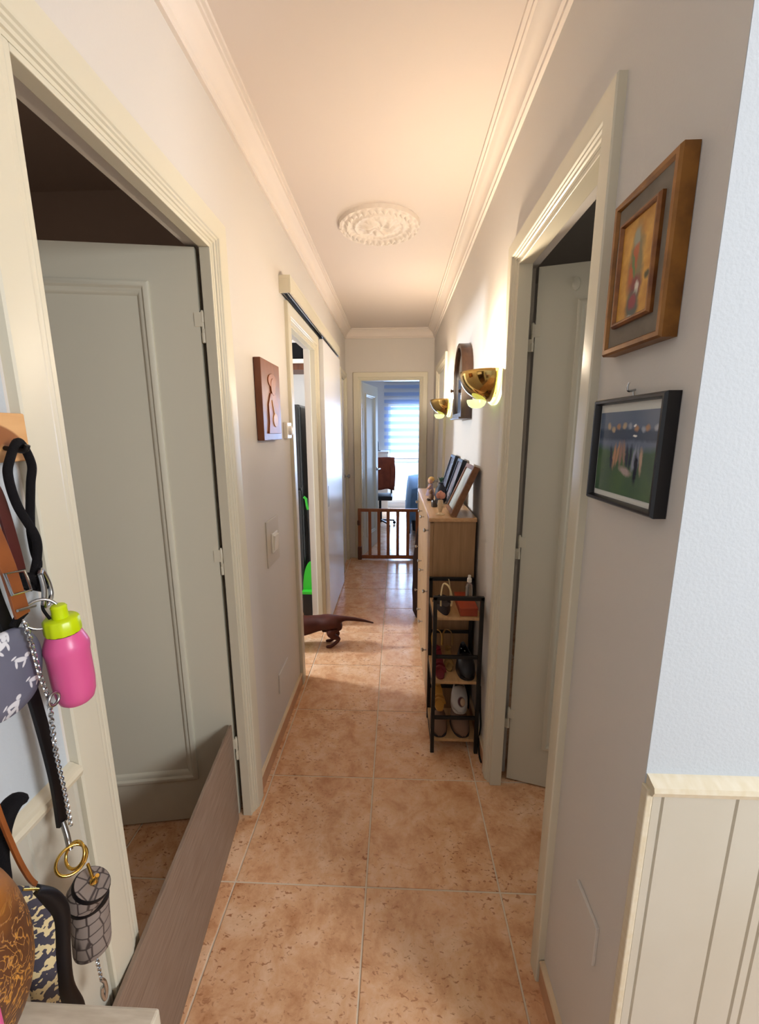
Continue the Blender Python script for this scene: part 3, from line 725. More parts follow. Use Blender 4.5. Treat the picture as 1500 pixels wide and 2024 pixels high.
# dark bag at the far end of the dresser
m = MB()
vs = []; n = 20
for i, (z, ra, rb) in enumerate([(0.0, .05, .05), (.05, .075, .07), (.25, .085, .075), (.5, .075, .07), (.7, .055, .055), (.8, .035, .04)]):
    for k in range(n):
        a = 2*PI*k/n; wv = 1+.08*math.sin(5*a+z*9); vs.append((.215+ra*math.cos(a)*wv, 3.17+rb*math.sin(a)*wv, z))
fs = [(i*n+k, i*n+(k+1) % n, (i+1)*n+(k+1) % n, (i+1)*n+k) for i in range(5) for k in range(n)]+[tuple(reversed(range(n))), tuple(range(5*n, 6*n))]
t = thing('cloth_bag', 'dark brown cloth bag standing behind the far end of the dresser', 'bag', (.215, 3.17, 0))
m.add(vs, fs).build('sack', mat('bag_brown', '2e1a14', .85), t, smooth=60)
MB().tube(smoothpath([(.20, 3.15, .79), (.205, 3.15, .87), (.23, 3.19, .88), (.235, 3.19, .79)]), .007, 8).build('strap', 'bag_brown', t, smooth=60)

# ------------------------------------------------------------------ shoe rack
def rack():
    x0, x1, yf, yb, H = .166, .388, 1.715, 1.975, .785; r = .0085
    t = thing('shoe_rack', 'narrow black metal shoe rack with wooden shelves in front of the dresser', 'shoe rack', ((x0+x1)/2, yf, 0))
    for x in (x0+r, x1-r):
        for y in (yf+r, yb-r):
            MB().box(x-r, x+r, y-r, y+r, 0, H).build('post', 'black_metal', t, bevel=.002)
    for y in (yf+r, yb-r):
        MB().box(x0, x1, y-r, y+r, H-2*r, H+.001).build('top_bar', 'black_metal', t, bevel=.002)
        for z in (.495, .185): MB().box(x0+2*r, x1-2*r, y-.006, y+.006, z-.008, z+.008).build('cross_bar', 'black_metal', t, bevel=.002)
    for z in (.668, .352, .05):
        MB().box(x0+.004, x1-.004, yf+2*r+.001, yb-2*r-.001, z, z+.014).build('shelf', 'shelf_wood', t, bevel=.001)
        for x in (x0+.005, x1-.005): MB().box(x-.004, x+.004, yf+2*r, yb-2*r, z-.012, z).build('side_bar', 'black_metal', t)
rack()
def shoe(name, label, c, ang, L, m_sole, m_up, kind='slip', W=.085, heel=0.0, strap=None, group='shoes on the shoe rack', tall=.05):
    """toe along local +x"""
    T = Matrix.Translation(c) @ Matrix.Rotation(ang, 4, 'Z')
    t = thing(name, label, 'shoe', c, group)
    def outline(s=1.0):
        o = []
        for k in range(28):
            a = 2*PI*k/28; x = math.cos(a); y = math.copysign(abs(math.sin(a))**.72, math.sin(a))
            wx = .5*L*x; wy = W/2*y*(.80+.24*x-.16*x*x+.04*math.cos(3*a))*s
            o.append((wx*(1-(1-s)*.6), wy))
        return o
    def hz(x): return heel*max(0, min(1, (.1*L-x)/(.45*L)))
    O = outline(); n = len(O); th = .012 if heel == 0 else .008
    vs = [(x, y, (hz(x) if heel and kind == 'heel' else 0)) for x, y in O]+[(x, y, hz(x)+th) for x, y in O]
    fs = [tuple(reversed(range(n))), tuple(range(n, 2*n))]+[(i, (i+1) % n, n+(i+1) % n, n+i) for i in range(n)]
    MB(T).add(vs, fs).build('sole', m_sole, t, smooth=40)
    if kind == 'heel':
        MB(T).lathe([(.008, 0), (.007, heel*.5), (.014, heel*.95), (.018, heel+.004)], (-.40*L, 0, 0), 12).build('heel', m_sole, t, smooth=40)
    if kind == 'slip':
        rows = []; K = 10; M_ = 14
        for i in range(K+1):
            u = i/K; x = -.47*L+u*.95*L
            half = W/2*(.80+.24*(2*x/L)-.16*(2*x/L)**2)*max(.02, 1-(2*x/L)**2)**.36
            hh = tall*(1.0-.42*u)*math.sin(min(1, max(.0, (u+.06)*7))*PI/2)*math.sqrt(max(.12, 1-max(0, (u-.62)/.38)**2))
            for k in range(M_+1):
                a = PI*k/M_; e_ = .25 if i in (0, K) else 1.0; rows.append((x+(.012 if i == K else -.006 if i == 0 else 0)*L/.19, half*e_*math.cos(a)*.97, th+hh*(.35 if i in (0, K) else 1)*math.sin(a)**.6))
        fs = []
        for i in range(K):
            for k in range(M_):
                u = i/K
                if .08 < u < .42 and 4 <= k < 10: continue
                fs.append((i*(M_+1)+k, i*(M_+1)+k+1, (i+1)*(M_+1)+k+1, (i+1)*(M_+1)+k))
        o = MB(T).add(rows, fs).build('upper', m_up, t, smooth=60)
        s = o.modifiers.new('shell', 'SOLIDIFY'); s.thickness = .003
    else:
        # toe strap and back straps
        for xx, hh in ((.22*L, .03), (.10*L, .036)):
            half = W/2*(.80+.24*(2*xx/L))
            pts = [(xx, half*math.cos(PI*k/10)*.97, hz(xx)+th+hh*math.sin(PI*k/10)) for k in range(11)]
            MB(T).tube(pts, .008, 6, flat=.3).build('toe_strap', m_up, t, smooth=50)
        if strap:
            x = -.36*L
            MB(T).tube(smoothpath([(x-.02, -.022, hz(x)+th), (x-.028, -.024, hz(x)+.05), (x-.01, -.012, hz(x)+.095), (x+.015, .008, hz(x)+.10), (x-.008, .022, hz(x)+.06), (x-.02, .024, hz(x)+th)]), .0045, 6, flat=.6).build('ankle_strap', strap, t, smooth=50)
    return t
mat('dark_sole', '2a2024', .7); mat('sand_strap', 'cdb98a', .6); mat('cherry', '6f1a26', .4); mat('mustard', 'b28a3a', .5); mat('black_shoe', '0f0d14', .4); mat('tan_heel', '8c6a35', .55)
z1, z2, z3 = .6822, .3662, .0642
shoe('sandal', 'dark wedge sandal with beige straps on the top shelf of the rack', (.222, 1.845, z1), PI/2+.05, .19, 'dark_sole', 'dark_sole', 'wedge', heel=.035, strap='sand_strap')
o = thing('cord_strap', 'loose beige strap standing up behind the wedge sandal', 'strap', (.262, 1.90, z1))
MB().tube(smoothpath([(.262, 1.90, z1), (.262, 1.90, z1+.05), (.258, 1.905, z1+.10), (.254, 1.908, z1+.115)]), [.006]*13+[.006]*6, 6, flat=.4).build('strap', 'sand_strap', o, smooth=50)
t = thing('shoe_box', 'small flat brick red box on the top shelf of the rack', 'box', (.325, 1.84, z1))
MB().box(.288, .366, 1.745, 1.935, z1, z1+.034).build('tray', 'red_box', t, bevel=.002)
MB().box(.286, .368, 1.743, 1.937, z1+.030, z1+.040).build('lid', 'red_box', t, bevel=.002)
t = thing('plastic_bottle', 'clear plastic spray bottle standing on the brick red box', 'bottle', (.343, 1.85, z1+.0405))
MB().lathe([(.014, 0), (.016, .003), (.016, .065), (.011, .078), (.009, .082), (.009, .086)], (.343, 1.85, z1+.0405), 18).build('body', 'clear_plastic', t, smooth=40)
MB().lathe([(.011, .084), (.011, .100), (.007, .104), (.007, .116), (.001, .117)], (.343, 1.85, z1+.0405), 14).build('cap', 'white_plastic', t, smooth=40)
shoe('sandal', 'cherry red high heeled sandal with a mustard strap on the middle shelf', (.208, 1.83, z2), -PI/2+.03, .17, 'cherry', 'cherry', 'heel', W=.06, heel=.075, strap='mustard')
shoe('sandal', 'tan brown high heeled sandal on the middle shelf behind the black shoe', (.259, 1.865, z2), -PI/2, .11, 'tan_heel', 'tan_heel', 'heel', W=.042, heel=.07, strap='tan_heel')
bs = shoe('shoe', 'black shoe with glittering studs on the middle shelf of the rack', (.334, 1.835, z2), -PI/2, .19, 'black_shoe', 'black_shoe', 'slip', W=.108, tall=.10)
for k, (dx, dz) in enumerate(((-.012, .098), (.004, .090), (.012, .078))):
    MB().ell((.334+dx, 1.875-.008*k, z2+dz-.012), (.004, .004, .004), 8, 6).build('stud', 'steel', bs, smooth=60)
shoe('shoe', 'beige suede shoe on the bottom shelf at the aisle side', (.212, 1.835, z3), -PI/2, .19, 'dark_sole', 'beige_suede', 'slip', W=.105, tall=.085)
shoe('shoe', 'beige suede shoe on the bottom shelf at the wall side', (.315, 1.835, z3), -PI/2+.1, .19, 'dark_sole', 'beige_suede', 'slip', W=.108, tall=.09)
shoe('sandal', 'gold sandal lying on top of the beige suede shoes', (.215, 1.86, z3+.110), -PI/2, .16, 'gold_shoe', 'gold_shoe', 'heel', W=.06, heel=.05, strap='gold_shoe')
mat('slipper_white', 'b9b4ae', .8)
blobs(MATS['slipper_white'], [((0, -.078, .052), (.018, .03, .02), (0, 0, 0), '4a1f22', .15), ((.006, -.078, .05), (.012, .03, .014), (0, 0, 0), 'c2a184', .15)])
shoe('slipper', 'white slipper with a dark oval motif lying on the beige shoes', (.315, 1.85, z3+.115), -PI/2-.1, .19, 'slipper_white', 'slipper_white', 'slip', W=.10, tall=.10)
# black cable beside the rack
tag(MB().tube(smoothpath([(.405, 1.80, .30), (.405, 1.78, .20), (.4045, 1.75, .12), (.3955, 1.74, .05), (.394, 1.70, .006), (.394, 1.66, .006)]), .004, 6).build('power_cable', 'black_metal', smooth=60), 'black cable looping down the wall beside the shoe rack', 'cable')

# ------------------------------------------------------------------ baby gate
def gate():
    y = 4.715
    t = thing('safety_gate', 'low brown wooden safety gate across the bedroom doorway', 'gate', (-.09, y, 0))
    x0, x1, z0, z1 = -.447, .262, .012, .615
    MB().box(x0, x1, y-.012, y+.012, z1-.036, z1).build('top_rail', 'gate_wood', t, bevel=.004)
    MB().box(x0, x1, y-.012, y+.012, z0, z0+.045).build('bottom_rail', 'gate_wood', t, bevel=.004)
    for x in (x0, x1-.036): MB().box(x, x+.036, y-.0125, y+.0125, 0, z1+.001).build('post', 'gate_wood', t, bevel=.004)
    for x in (-.308, -.202, -.094, .018, .137): MB().box(x-.018, x+.018, y-.009, y+.009, z0+.04, z1-.03).build('bar', 'gate_wood', t, bevel=.004)
    MB().lathe([(.014, -.028), (.018, -.02), (.018, .02), (.014, .028)], (x0+.012, y-.022, .45), 14).build('latch', 'walnut', t, smooth=40)
    MB().box(x0-.003, x0+.042, y-.03, y+.012, .002, .16).build('foot_block', 'walnut', t, bevel=.006)
gate()
# ------------------------------------------------------------------ grey board barrier
a = Vector((-.613, 1.345, 0)); b = Vector((-.512, .40, 0)); d = (b-a).normalized(); nrm = Vector((d.y, -d.x, 0))
if nrm.x > 0: nrm = -nrm
m = MB(); tck = nrm*.010
m.add([a, b, b+tck, a+tck]+[p+Vector((0, 0, .42)) for p in (a, b, b+tck, a+tck)], [(0, 1, 2, 3), (4, 7, 6, 5), (0, 4, 5, 1), (1, 5, 6, 2), (2, 6, 7, 3), (3, 7, 4, 0)])
tag(m.build('board_barrier', 'laminate', bevel=.0015), 'grey brown laminate board set on edge across the open doorway', 'board')

# ------------------------------------------------------------------ dog
def dog():
    Y = 2.70
    V = [(-.455, 0, .178, .052), (-.54, 0, .170, .046), (-.63, 0, .150, .062), (-.72, 0, .138, .072), (-.80, 0, .175, .050), (-.86, 0, .215, .036), (-.915, 0, .250, .040), (-.965, 0, .240, .026), (-1.01, 0, .232, .016),
         (-.405, 0, .198, .026), (-.36, 0, .205, .015), (-.29, 0, .199, .012), (-.22, 0, .187, .008), (-.155, 0, .170, .004)]
    E_ = [(0, 1), (1, 2), (2, 3), (3, 4), (4, 5), (5, 6), (6, 7), (7, 8), (0, 9), (9, 10), (10, 11), (11, 12), (12, 13)]
    for s, dx in ((-1, 0), (1, -.012)):
        i = len(V); V += [(-.432+dx, .034*s, .145, .058), (-.462+dx, .040*s, .100, .034), (-.394+dx, .041*s, .070, .016), (-.424+dx, .042*s, .038, .0125), (-.456+dx, .042*s, .013, .013), (-.492+dx, .042*s, .011, .010)]
        E_ += [(0, i), (i, i+1), (i+1, i+2), (i+2, i+3), (i+3, i+4), (i+4, i+5)]
        i = len(V); V += [(-.775, .038*s, .12, .030), (-.77, .042*s, .065, .017), (-.778, .042*s, .022, .012), (-.81, .042*s, .009, .011)]
        E_ += [(3, i), (i, i+1), (i+1, i+2), (i+2, i+3)]
        i = len(V); V += [(-.895, .036*s, .255, .013), (-.89, .048*s, .225, .014), (-.89, .050*s, .19, .012)]
        E_ += [(6, i), (i, i+1), (i+1, i+2)]
    me = bpy.data.meshes.new('dog'); me.from_pydata([(x+.455, y, z) for x, y, z, r in V], E_, [])
    o = bpy.data.objects.new('dog', me); COL.objects.link(o); o.location = (-.455, Y, 0); o.rotation_euler.z = .04
    sk = o.modifiers.new('skin', 'SKIN'); sk.use_smooth_shade = True
    for k, v in enumerate(me.skin_vertices[0].data):
        r_ = V[k][3]*(1.25 if k < 9 else 1.2 if k < 14 else 1.0); v.radius = (r_, r_)
        v.use_root = (k == 0)
    su = o.modifiers.new('sub', 'SUBSURF'); su.levels = 2; su.render_levels = 2
    me.materials.append(MATS['dog_coat'])
    tag(o, 'small brown short-legged dog walking into the kitchen doorway, tail out behind', 'dog')
dog()

# ------------------------------------------------------------------ kitchen contents seen through the doorway
t = thing('wall_shelf', 'white shelf with a brown underside on the kitchen wall', 'shelf', (-.9, 3.42, 1.97))
MB().box(-1.3, -.67, 3.22, 3.5, 2.0, 2.03).build('board', 'white_plastic', t, bevel=.002)
MB().box(-1.3, -.67, 3.24, 3.5, 1.955, 2.0).build('support', 'walnut', t)
t = thing('storage_bag', 'black bag on the kitchen wall shelf', 'bag', (-.765, 3.35, 2.0305))
MB().box(-.83, -.70, 3.26, 3.44, 2.031, 2.155).build('body', 'black_fabric', t, bevel=.015)
MB().tube(smoothpath([(-.81, 3.3, 2.15), (-.80, 3.3, 2.185), (-.74, 3.3, 2.185), (-.73, 3.3, 2.15)]), .005, 6).build('handle', 'black_fabric', t, smooth=50)
t = thing('refrigerator', 'tall dark grey refrigerator inside the kitchen doorway', 'refrigerator', (-.95, 3.4, 0))
MB().box(-1.25, -.73, 3.20, 3.498, .03, 1.70).build('body', 'fridge', t, bevel=.02)
MB().box(-1.24, -.74, 3.165, 3.197, .05, 1.05).build('door', 'fridge', t, bevel=.012)
MB().box(-1.24, -.74, 3.165, 3.197, 1.06, 1.69).build('door', 'fridge', t, bevel=.012)
MB().box(-1.23, -.75, 3.23, 3.48, 0, .03).build('foot', 'black_metal', t)
t = thing('apron', 'black apron hanging beside the refrigerator', 'apron', (-.70, 3.30, 1.1))
vs = []; n = 14
for i in range(13):
    z = 1.55-.9*i/12
    for k in range(n+1):
        u = k/n; wd = .045+.012*i/12
        vs.append((-.690+.003*math.sin(u*6+i*.2), 3.30-wd+2*wd*u, z))
o = MB().add(vs, [(i*(n+1)+k, i*(n+1)+k+1, (i+1)*(n+1)+k+1, (i+1)*(n+1)+k) for i in range(12) for k in range(n)]).build('cloth', 'black_fabric', t, smooth=60)
s = o.modifiers.new('shell', 'SOLIDIFY'); s.thickness = .004
MB().tube(smoothpath([(-.692, 3.27, 1.55), (-.675, 3.30, 1.62), (-.692, 3.33, 1.55)]), .003, 6).build('neck_loop', 'black_fabric', t, smooth=60)
t = thing('dustpan', 'bright green plastic dustpan standing in the kitchen doorway', 'dustpan', (-.70, 3.13, 0))
P = [(0, .16), (.012, .155)]
vs = []
for i in range(13):
    a = PI/2*i/12
    vs.append((-.676-.074*math.cos(a), .24+.24*math.sin(a)))
poly = [(-.670, .24)]+vs+[(-.670, .48)]
MB().prism(poly, lambda u, v: Vector((u, 3.145, v)), lambda u, v: Vector((u, 3.152, v))).build('pan', 'green_plastic', t)
MB().box(-.752, -.670, 3.10, 3.152, .215, .24).build('rim', 'green_plastic', t, bevel=.003)
MB().tube([(-.682, 3.156, .44), (-.682, 3.156, .75), (-.688, 3.15, .98)], .010, 8).build('handle', 'black_metal', t, smooth=50)
MB().tube([(-.688, 3.15, .90), (-.700, 3.145, .985), (-.715, 3.14, 1.0)], .011, 8).build('grip', 'green_plastic', t, smooth=50)
MB().box(-.746, -.674, 3.10, 3.155, 0, .215).build('stand', 'black_metal', t, bevel=.004)

# ------------------------------------------------------------------ bedroom
r = sempty('window_1', (.47, 8.12, .1), 'tall bright bedroom window with white frame')
m = MB(); y0, y1 = 8.11, 8.17
m.box(-.16, -.11, y0, y1, .1, 2.0).box(1.05, 1.1, y0, y1, .1, 2.0).box(-.11, 1.05, y0, y1, 1.95, 2.0).box(-.11, 1.05, y0, y1, .1, .16).box(-.11, 1.05, y0, y1, .88, .95)
m.build('window_frame', 'white_plastic', r, bevel=.004)
mat('pane_glass', 'ffffff', .02, spec=.5)
_b = MATS['pane_glass'].node_tree; _t = _b.nodes.new('ShaderNodeBsdfTransparent'); _m = _b.nodes.new('ShaderNodeMixShader'); _m.inputs[0].default_value = .94
_b.nodes['Principled BSDF'].inputs['Base Color'].default_value = (.1, .1, .1, 1)
_b.links.new(_b.nodes['Principled BSDF'].outputs[0], _m.inputs[1]); _b.links.new(_t.outputs[0], _m.inputs[2]); _b.links.new(_m.outputs[0], _b.nodes['Material Output'].inputs[0])
for z0, z1 in ((.16, .88), (.95, 1.95)): MB().box(-.11, 1.05, 8.138, 8.144, z0, z1).build('pane', 'pane_glass', r)
t = thing('roller_blind', 'striped day and night roller blind over the bedroom window', 'blind', (.47, 8.03, 2.4))
MB().box(-.25, 1.2, 7.99, 8.09, 2.40, 2.46).build('cassette', 'white_plastic', t, bevel=.01)
z = 2.34
while z > 1.02:
    MB().box(-.235, 1.185, 8.034, 8.036, z-.062, z).build('blind_slat', 'blind_fabric', t); z -= .132
MB().box(-.235, 1.185, 8.028, 8.042, .96, .985).build('bottom_bar', 'white_plastic', t, bevel=.003)
t = thing('wall_desk', 'white desk shelf beside the bedroom window', 'desk', (-.8, 7.75, 0))
MB().box(-1.49, -.14, 7.45, 8.0, 1.10, 1.135).build('top', 'white_plastic', t, bevel=.003)
MB().box(-1.49, -.16, 7.9, 7.98, .0, 1.10).build('back_panel', 'white_plastic', t)
t = thing('desk_lamp', 'dark bent desk lamp on the white desk shelf', 'lamp', (-.34, 7.7, 1.136))
MB().lathe([(.05, 0), (.05, .012), (.01, .018), (.01, .03)], (-.34, 7.7, 1.136), 16).build('base', 'black_metal', t, smooth=40)
MB().tube(smoothpath([(-.34, 7.7, 1.15), (-.34, 7.7, 1.27), (-.36, 7.7, 1.33), (-.42, 7.7, 1.35)]), .014, 8).build('arm', 'black_metal', t, smooth=50)
MB().lathe([(.015, 0), (.045, -.05), (.042, -.05), (.012, 0)], (-.44, 7.7, 1.36), 16).build('shade', 'black_metal', t, smooth=40)
t = thing('desk_chair', 'black desk chair beyond the open bedroom door', 'chair', (-.24, 6.55, 0))
MB().box(-.46, -.06, 6.36, 6.76, .43, .50).build('seat', 'chair_black', t, bevel=.02)
MB().box(-.46, -.06, 6.74, 6.79, .58, 1.04).build('backrest', 'chair_black', t, bevel=.02)
MB().lathe([(.03, .05), (.03, .25), (.02, .26), (.02, .43)], (-.26, 6.56, 0), 14).build('column', 'black_metal', t, smooth=40)
for k in range(5):
    a = 2*PI*k/5+.3
    lg = MB().bar((-.26, 6.56, .09), (-.26+.24*math.cos(a), 6.56+.24*math.sin(a), .065), .03, .025).build('leg', 'black_metal', t)
    MB().lathe([(.001, -.012), (.026, -.012), (.026, .012), (.001, .012)], (-.26+.24*math.cos(a), 6.56+.24*math.sin(a), .028), 12, Matrix.Rotation(PI/2, 3, 'X')).build('caster', 'black_metal', lg, smooth=40)
for s in (-.44, -.08): MB().bar((s, 6.72, .48), (s, 6.765, .62), .03, .02).build('back_support', 'black_metal', t)
sec = [(6.700, .56), (6.704, .75), (6.708, .95), (6.716, 1.04), (6.735, 1.072), (6.765, 1.082), (6.795, 1.072), (6.814, 1.04), (6.822, .9), (6.826, .66)]
sec = [(p.x, p.y) for p in smoothpath([(a, b, 0) for a, b in sec], 3)]
vs = []; n = 22
for i, (yy, zz) in enumerate(sec):
    for k in range(n+1):
        u = k/n; sg = -1 if yy < 6.765 else 1
        hgt = max(0, min(1, (1.05-zz)/.2))
        vs.append((-.49+.46*u, yy+sg*(.012*math.sin(u*19+zz*5)+.006)*hgt, zz+.012*math.sin(u*11)*(1 if zz < .6 else .2)))
t = thing('jacket', 'rust brown jacket draped over the black desk chair', 'jacket', (-.26, 6.765, .46))
o = MB().add(vs, [(i*(n+1)+k, i*(n+1)+k+1, (i+1)*(n+1)+k+1, (i+1)*(n+1)+k) for i in range(len(sec)-1) for k in range(n)]).build('cloth', 'jacket', t, smooth=70)
s = o.modifiers.new('shell', 'SOLIDIFY'); s.thickness = .008
for s in (-1, 1): MB().tube(smoothpath([(-.26+.20*s, 6.67, .98), (-.26+.21*s, 6.65, .85), (-.26+.20*s, 6.65, .62)]), .036, 10).build('sleeve', 'jacket', t, smooth=60)
t = thing('bed', 'bed under a blue grey cover beside the bedroom window', 'bed', (.9, 6.7, 0))
MB().box(.24, 1.6, 5.80, 7.7, .08, .35).build('base', 'chair_black', t, bevel=.02)
MB().box(.22, 1.62, 5.78, 7.72, .35, .60).build('mattress', 'paper_white', t, bevel=.05)
vs = []; NX, NY = 24, 30
for i in range(NX+1):
    for j in range(NY+1):
        u = -.5+2.0*i/NX; v = -.35+2.5*j/NY
        x = .22+max(min(u, 1.4), 0); y = 5.78+max(min(v, 1.94), 0)
        dz = max(0, -u)+max(0, u-1.4)+max(0, -v)+max(0, v-1.94)
        if u < 0: x -= .02+.03*abs(math.sin(v*7))*min(1, -u*3)
        if v < 0: y -= .02+.03*abs(math.sin(u*7))*min(1, -v*3)
        bulge = .10*math.exp(-((x-.6)/.5)**2)
        vs.append((x, y, max(.06, .63+bulge*(1 if dz == 0 else .4)-dz*1.15+.008*noise.noise(Vector((x*6, y*6, 0))))))
o = MB().add(vs, [(i*(NY+1)+j, i*(NY+1)+j+1, (i+1)*(NY+1)+j+1, (i+1)*(NY+1)+j) for i in range(NX) for j in range(NY)]).build('bed_cover', 'bed_cover', t, smooth=80)
s = o.modifiers.new('shell', 'SOLIDIFY'); s.thickness = .012

# ------------------------------------------------------------------ hanging things on the left wall
def keyholder():
    t = thing('key_rack', 'pale wooden key rack with burnt dog shapes, hanging above the leads', 'key rack', (LX, .5, 1.49))
    mat('key_wood', 'd9a972', .55, var='cf9c64', vscale=7, stretch=(8, 1, 8))
    its = [((0, .072, .004), (1, .030, .012), (-.5, 0, 0), '8f5526', .12), ((0, .045, .022), (1, .016, .006), (.2, 0, 0), '8f5526', .15), ((0, .02, -.004), (1, .05, .014), (0, 0, 0), '8f5526', .12), ((0, .0, -.02), (1, .006, .014), (0, 0, 0), '8f5526', .12)]
    blobs(MATS['key_wood'], its)
    MB().box(LX+.001, LX+.018, .36, .612, 1.458, 1.527).build('board', 'key_wood', t, bevel=.002)
    for y in (.42, .495, .568):
        MB().tube(smoothpath([(LX+.018, y, 1.478), (LX+.045, y, 1.474), (LX+.052, y, 1.482)]), .0035, 8).build('peg', 'black_metal', t, smooth=50)
keyholder()
def ribbon(pts, w, th, name, m, parent, up=(1, 0, 0), n=6):
    P = smoothpath(pts, n); mb = MB(); vs = []
    for i, p in enumerate(P):
        d = (P[min(i+1, len(P)-1)]-P[max(i-1, 0)]).normalized(); u = Vector(up)
        s = d.cross(u).normalized()*w/2; nn = s.cross(d).normalized()*th/2
        vs += [p-s-nn, p+s-nn, p+s+nn, p-s+nn]
    fs = []
    for i in range(len(P)-1):
        for k in range(4): fs.append((i*4+k, i*4+(k+1) % 4, (i+1)*4+(k+1) % 4, (i+1)*4+k))
    fs += [(0, 1, 2, 3), tuple(range(len(vs)-4, len(vs)))]
    return mb.add(vs, fs).build(name, m, parent, bevel=.0005)
def facing(p, yaw=0, pitch=0):
    d = (Vector((.35, -.55, .45)))
    return d.to_track_quat('Z', 'Y').to_matrix() @ Matrix.Rotation(yaw, 3, 'Y') @ Matrix.Rotation(pitch, 3, 'X')
t = thing('dog_lead', 'thick black rope dog lead looped over a peg beside the door surround', 'dog lead', (-.53, .567, 1.48))
MB().tube(smoothpath([(-.545, .557, 1.27), (-.540, .575, 1.30), (-.540, .574, 1.33), (-.540, .575, 1.366), (-.538, .584, 1.423), (-.535, .588, 1.455), (-.530, .568, 1.487), (-.526, .545, 1.462), (-.525, .538, 1.44), (-.522, .541, 1.40), (-.515, .553, 1.354), (-.520, .556, 1.323), (-.526, .551, 1.294), (-.53, .552, 1.275)], 8), .0056, 10).build('rope', 'black_fabric', t, smooth=60)
MB().tube(smoothpath([(-.528, .532, 1.300), (-.522, .546, 1.294), (-.522, .558, 1.276), (-.535, .566, 1.272), (-.54, .555, 1.28), (-.53, .54, 1.29)]), .0065, 10).build('knot', 'black_fabric', t, smooth=60)
MB().tube(smoothpath([(-.508, .543, 1.300), (-.506, .543, 1.278), (-.508, .541, 1.256), (-.514, .551, 1.249), (-.520, .568, 1.257), (-.522, .570, 1.275), (-.520, .562, 1.296), (-.514, .552, 1.304), (-.508, .543, 1.300)]), .0033, 8).build('carabiner', 'steel', t, smooth=60)
MB().torus((-.506, .531, 1.245), .021, .0022, facing(0, .25, .45), 28).build('ring', 'steel', t, smooth=60)
t = thing('leather_collar', 'tan leather dog collar with a silver buckle hanging by the key rack', 'collar', (-.505, .49, 1.47))
ribbon([(-.515, .452, 1.476), (-.512, .470, 1.43), (-.509, .484, 1.389), (-.507, .496, 1.327), (-.506, .504, 1.256)], .021, .004, 'strap', 'brown_leather', t)
MB().tube([(-.500, .484, 1.322), (-.500, .512, 1.318), (-.499, .516, 1.288), (-.499, .488, 1.292)], .002, 6, closed=True).build('buckle', 'steel', t, smooth=50)
MB().tube([(-.500, .492, 1.268), (-.499, .518, 1.264)], .002, 6).build('stud_bar', 'steel', t, smooth=50)
t = thing('leather_strap', 'dark red leather strap behind the tan collar', 'strap', (-.545, .53, 1.50))
ribbon([(-.545, .510, 1.474), (-.545, .527, 1.44), (-.543, .537, 1.412), (-.542, .545, 1.34), (-.542, .549, 1.285)], .016, .004, 'strap', 'red_leather', t)
t = thing('black_strap', 'long shiny black strap hanging down past the cream rail', 'strap', (-.515, .49, 1.42))
ribbon([(-.530, .470, 1.474), (-.530, .486, 1.371), (-.533, .497, 1.283), (-.533, .520, 1.159), (-.520, .522, .998), (-.519, .520, .90)], .017, .006, 'strap', 'black_leather', t)
MB().tube([(-.517, .519, .905), (-.510, .515, .885), (-.502, .508, .865)], .004, 8).build('clip', 'steel', t, smooth=50)
def chain(pts, name, parent, R=.0036, r=.0011, step=.0052):
    P = smoothpath(pts, 10); mb = MB(); acc = 0; k = 0; last = P[0]
    for i in range(1, len(P)):
        seg = P[i]-P[i-1]; L = seg.length
        if L < 1e-6: continue
        s = 0
        while acc+L-s >= step:
            s += step-acc; acc = 0
            p = P[i-1]+seg*(s/L); d = seg.normalized()
            q = d.to_track_quat('X', 'Z').to_matrix()
            mb.torus(p, R*.72, r, q @ Matrix.Rotation(PI/2*(k % 2), 3, 'X'), 8, 4, sx=1.45); k += 1
        acc += L-s
    return mb.build(name, 'steel', parent, smooth=60)
t = thing('chain_lead', 'thin silver chain lead beside the long black strap', 'chain', (-.495, .494, 1.26))
chain([(-.497, .494, 1.256), (-.495, .498, 1.219), (-.495, .502, 1.171), (-.495, .509, 1.123), (-.496, .508, 1.079), (-.497, .508, 1.038), (-.498, .512, .965), (-.498, .512, .905)], 'chain', t)
MB().torus((-.488, .51, 1.125), .009, .0022, Matrix.Rotation(PI/2, 3, 'Y'), 18).build('ring', 'steel', t, smooth=60)
# bottle
t = thing('drinking_bottle', 'pink plastic drinking bottle with a lime green screw cap hanging beside the surround', 'bottle', (-.485, .552, 1.09))
Mb = Matrix.Rotation(.05, 3, 'X') @ Matrix.Diagonal((.83, .83, .97))
MB().lathe([(.022, 0), (.027, .004), (.031, .015), (.033, .035), (.0335, .085), (.035, .092), (.035, .098), (.033, .104), (.027, .118), (.024, .121)], (-.49, .552, 1.094), 32, Mb).build('body', 'pink_plastic', t, smooth=40)
m = MB(); vs = []; n = 48
for z, rr in ((.121, .0262), (.124, .0268), (.142, .0262), (.145, .0235)):
    for k in range(n):
        a = 2*PI*k/n; q = rr*(1+(.035 if (k % 4) < 3 else -.01)*(1 if z < .144 else 0)); v = Mb @ Vector((q*math.cos(a), q*math.sin(a), z)); vs.append(v+Vector((-.49, .552, 1.094)))
m.add(vs, [(i*n+k, i*n+(k+1) % n, (i+1)*n+(k+1) % n, (i+1)*n+k) for i in range(3) for k in range(n)]+[tuple(range(3*n, 4*n)), tuple(reversed(range(n)))]).build('cap', 'lime_plastic', t, smooth=50)
MB().lathe([(.0125, .144), (.012, .158), (.0125, .162), (.010, .165), (.001, .166)], (-.49, .552, 1.094), 20, Mb).build('spout', 'lime_plastic', t, smooth=40)
MB().lathe([(.0252, .1185), (.0258, .121)], (-.49, .552, 1.094), 24, Mb).build('seal_ring', 'black_metal', t, smooth=40)
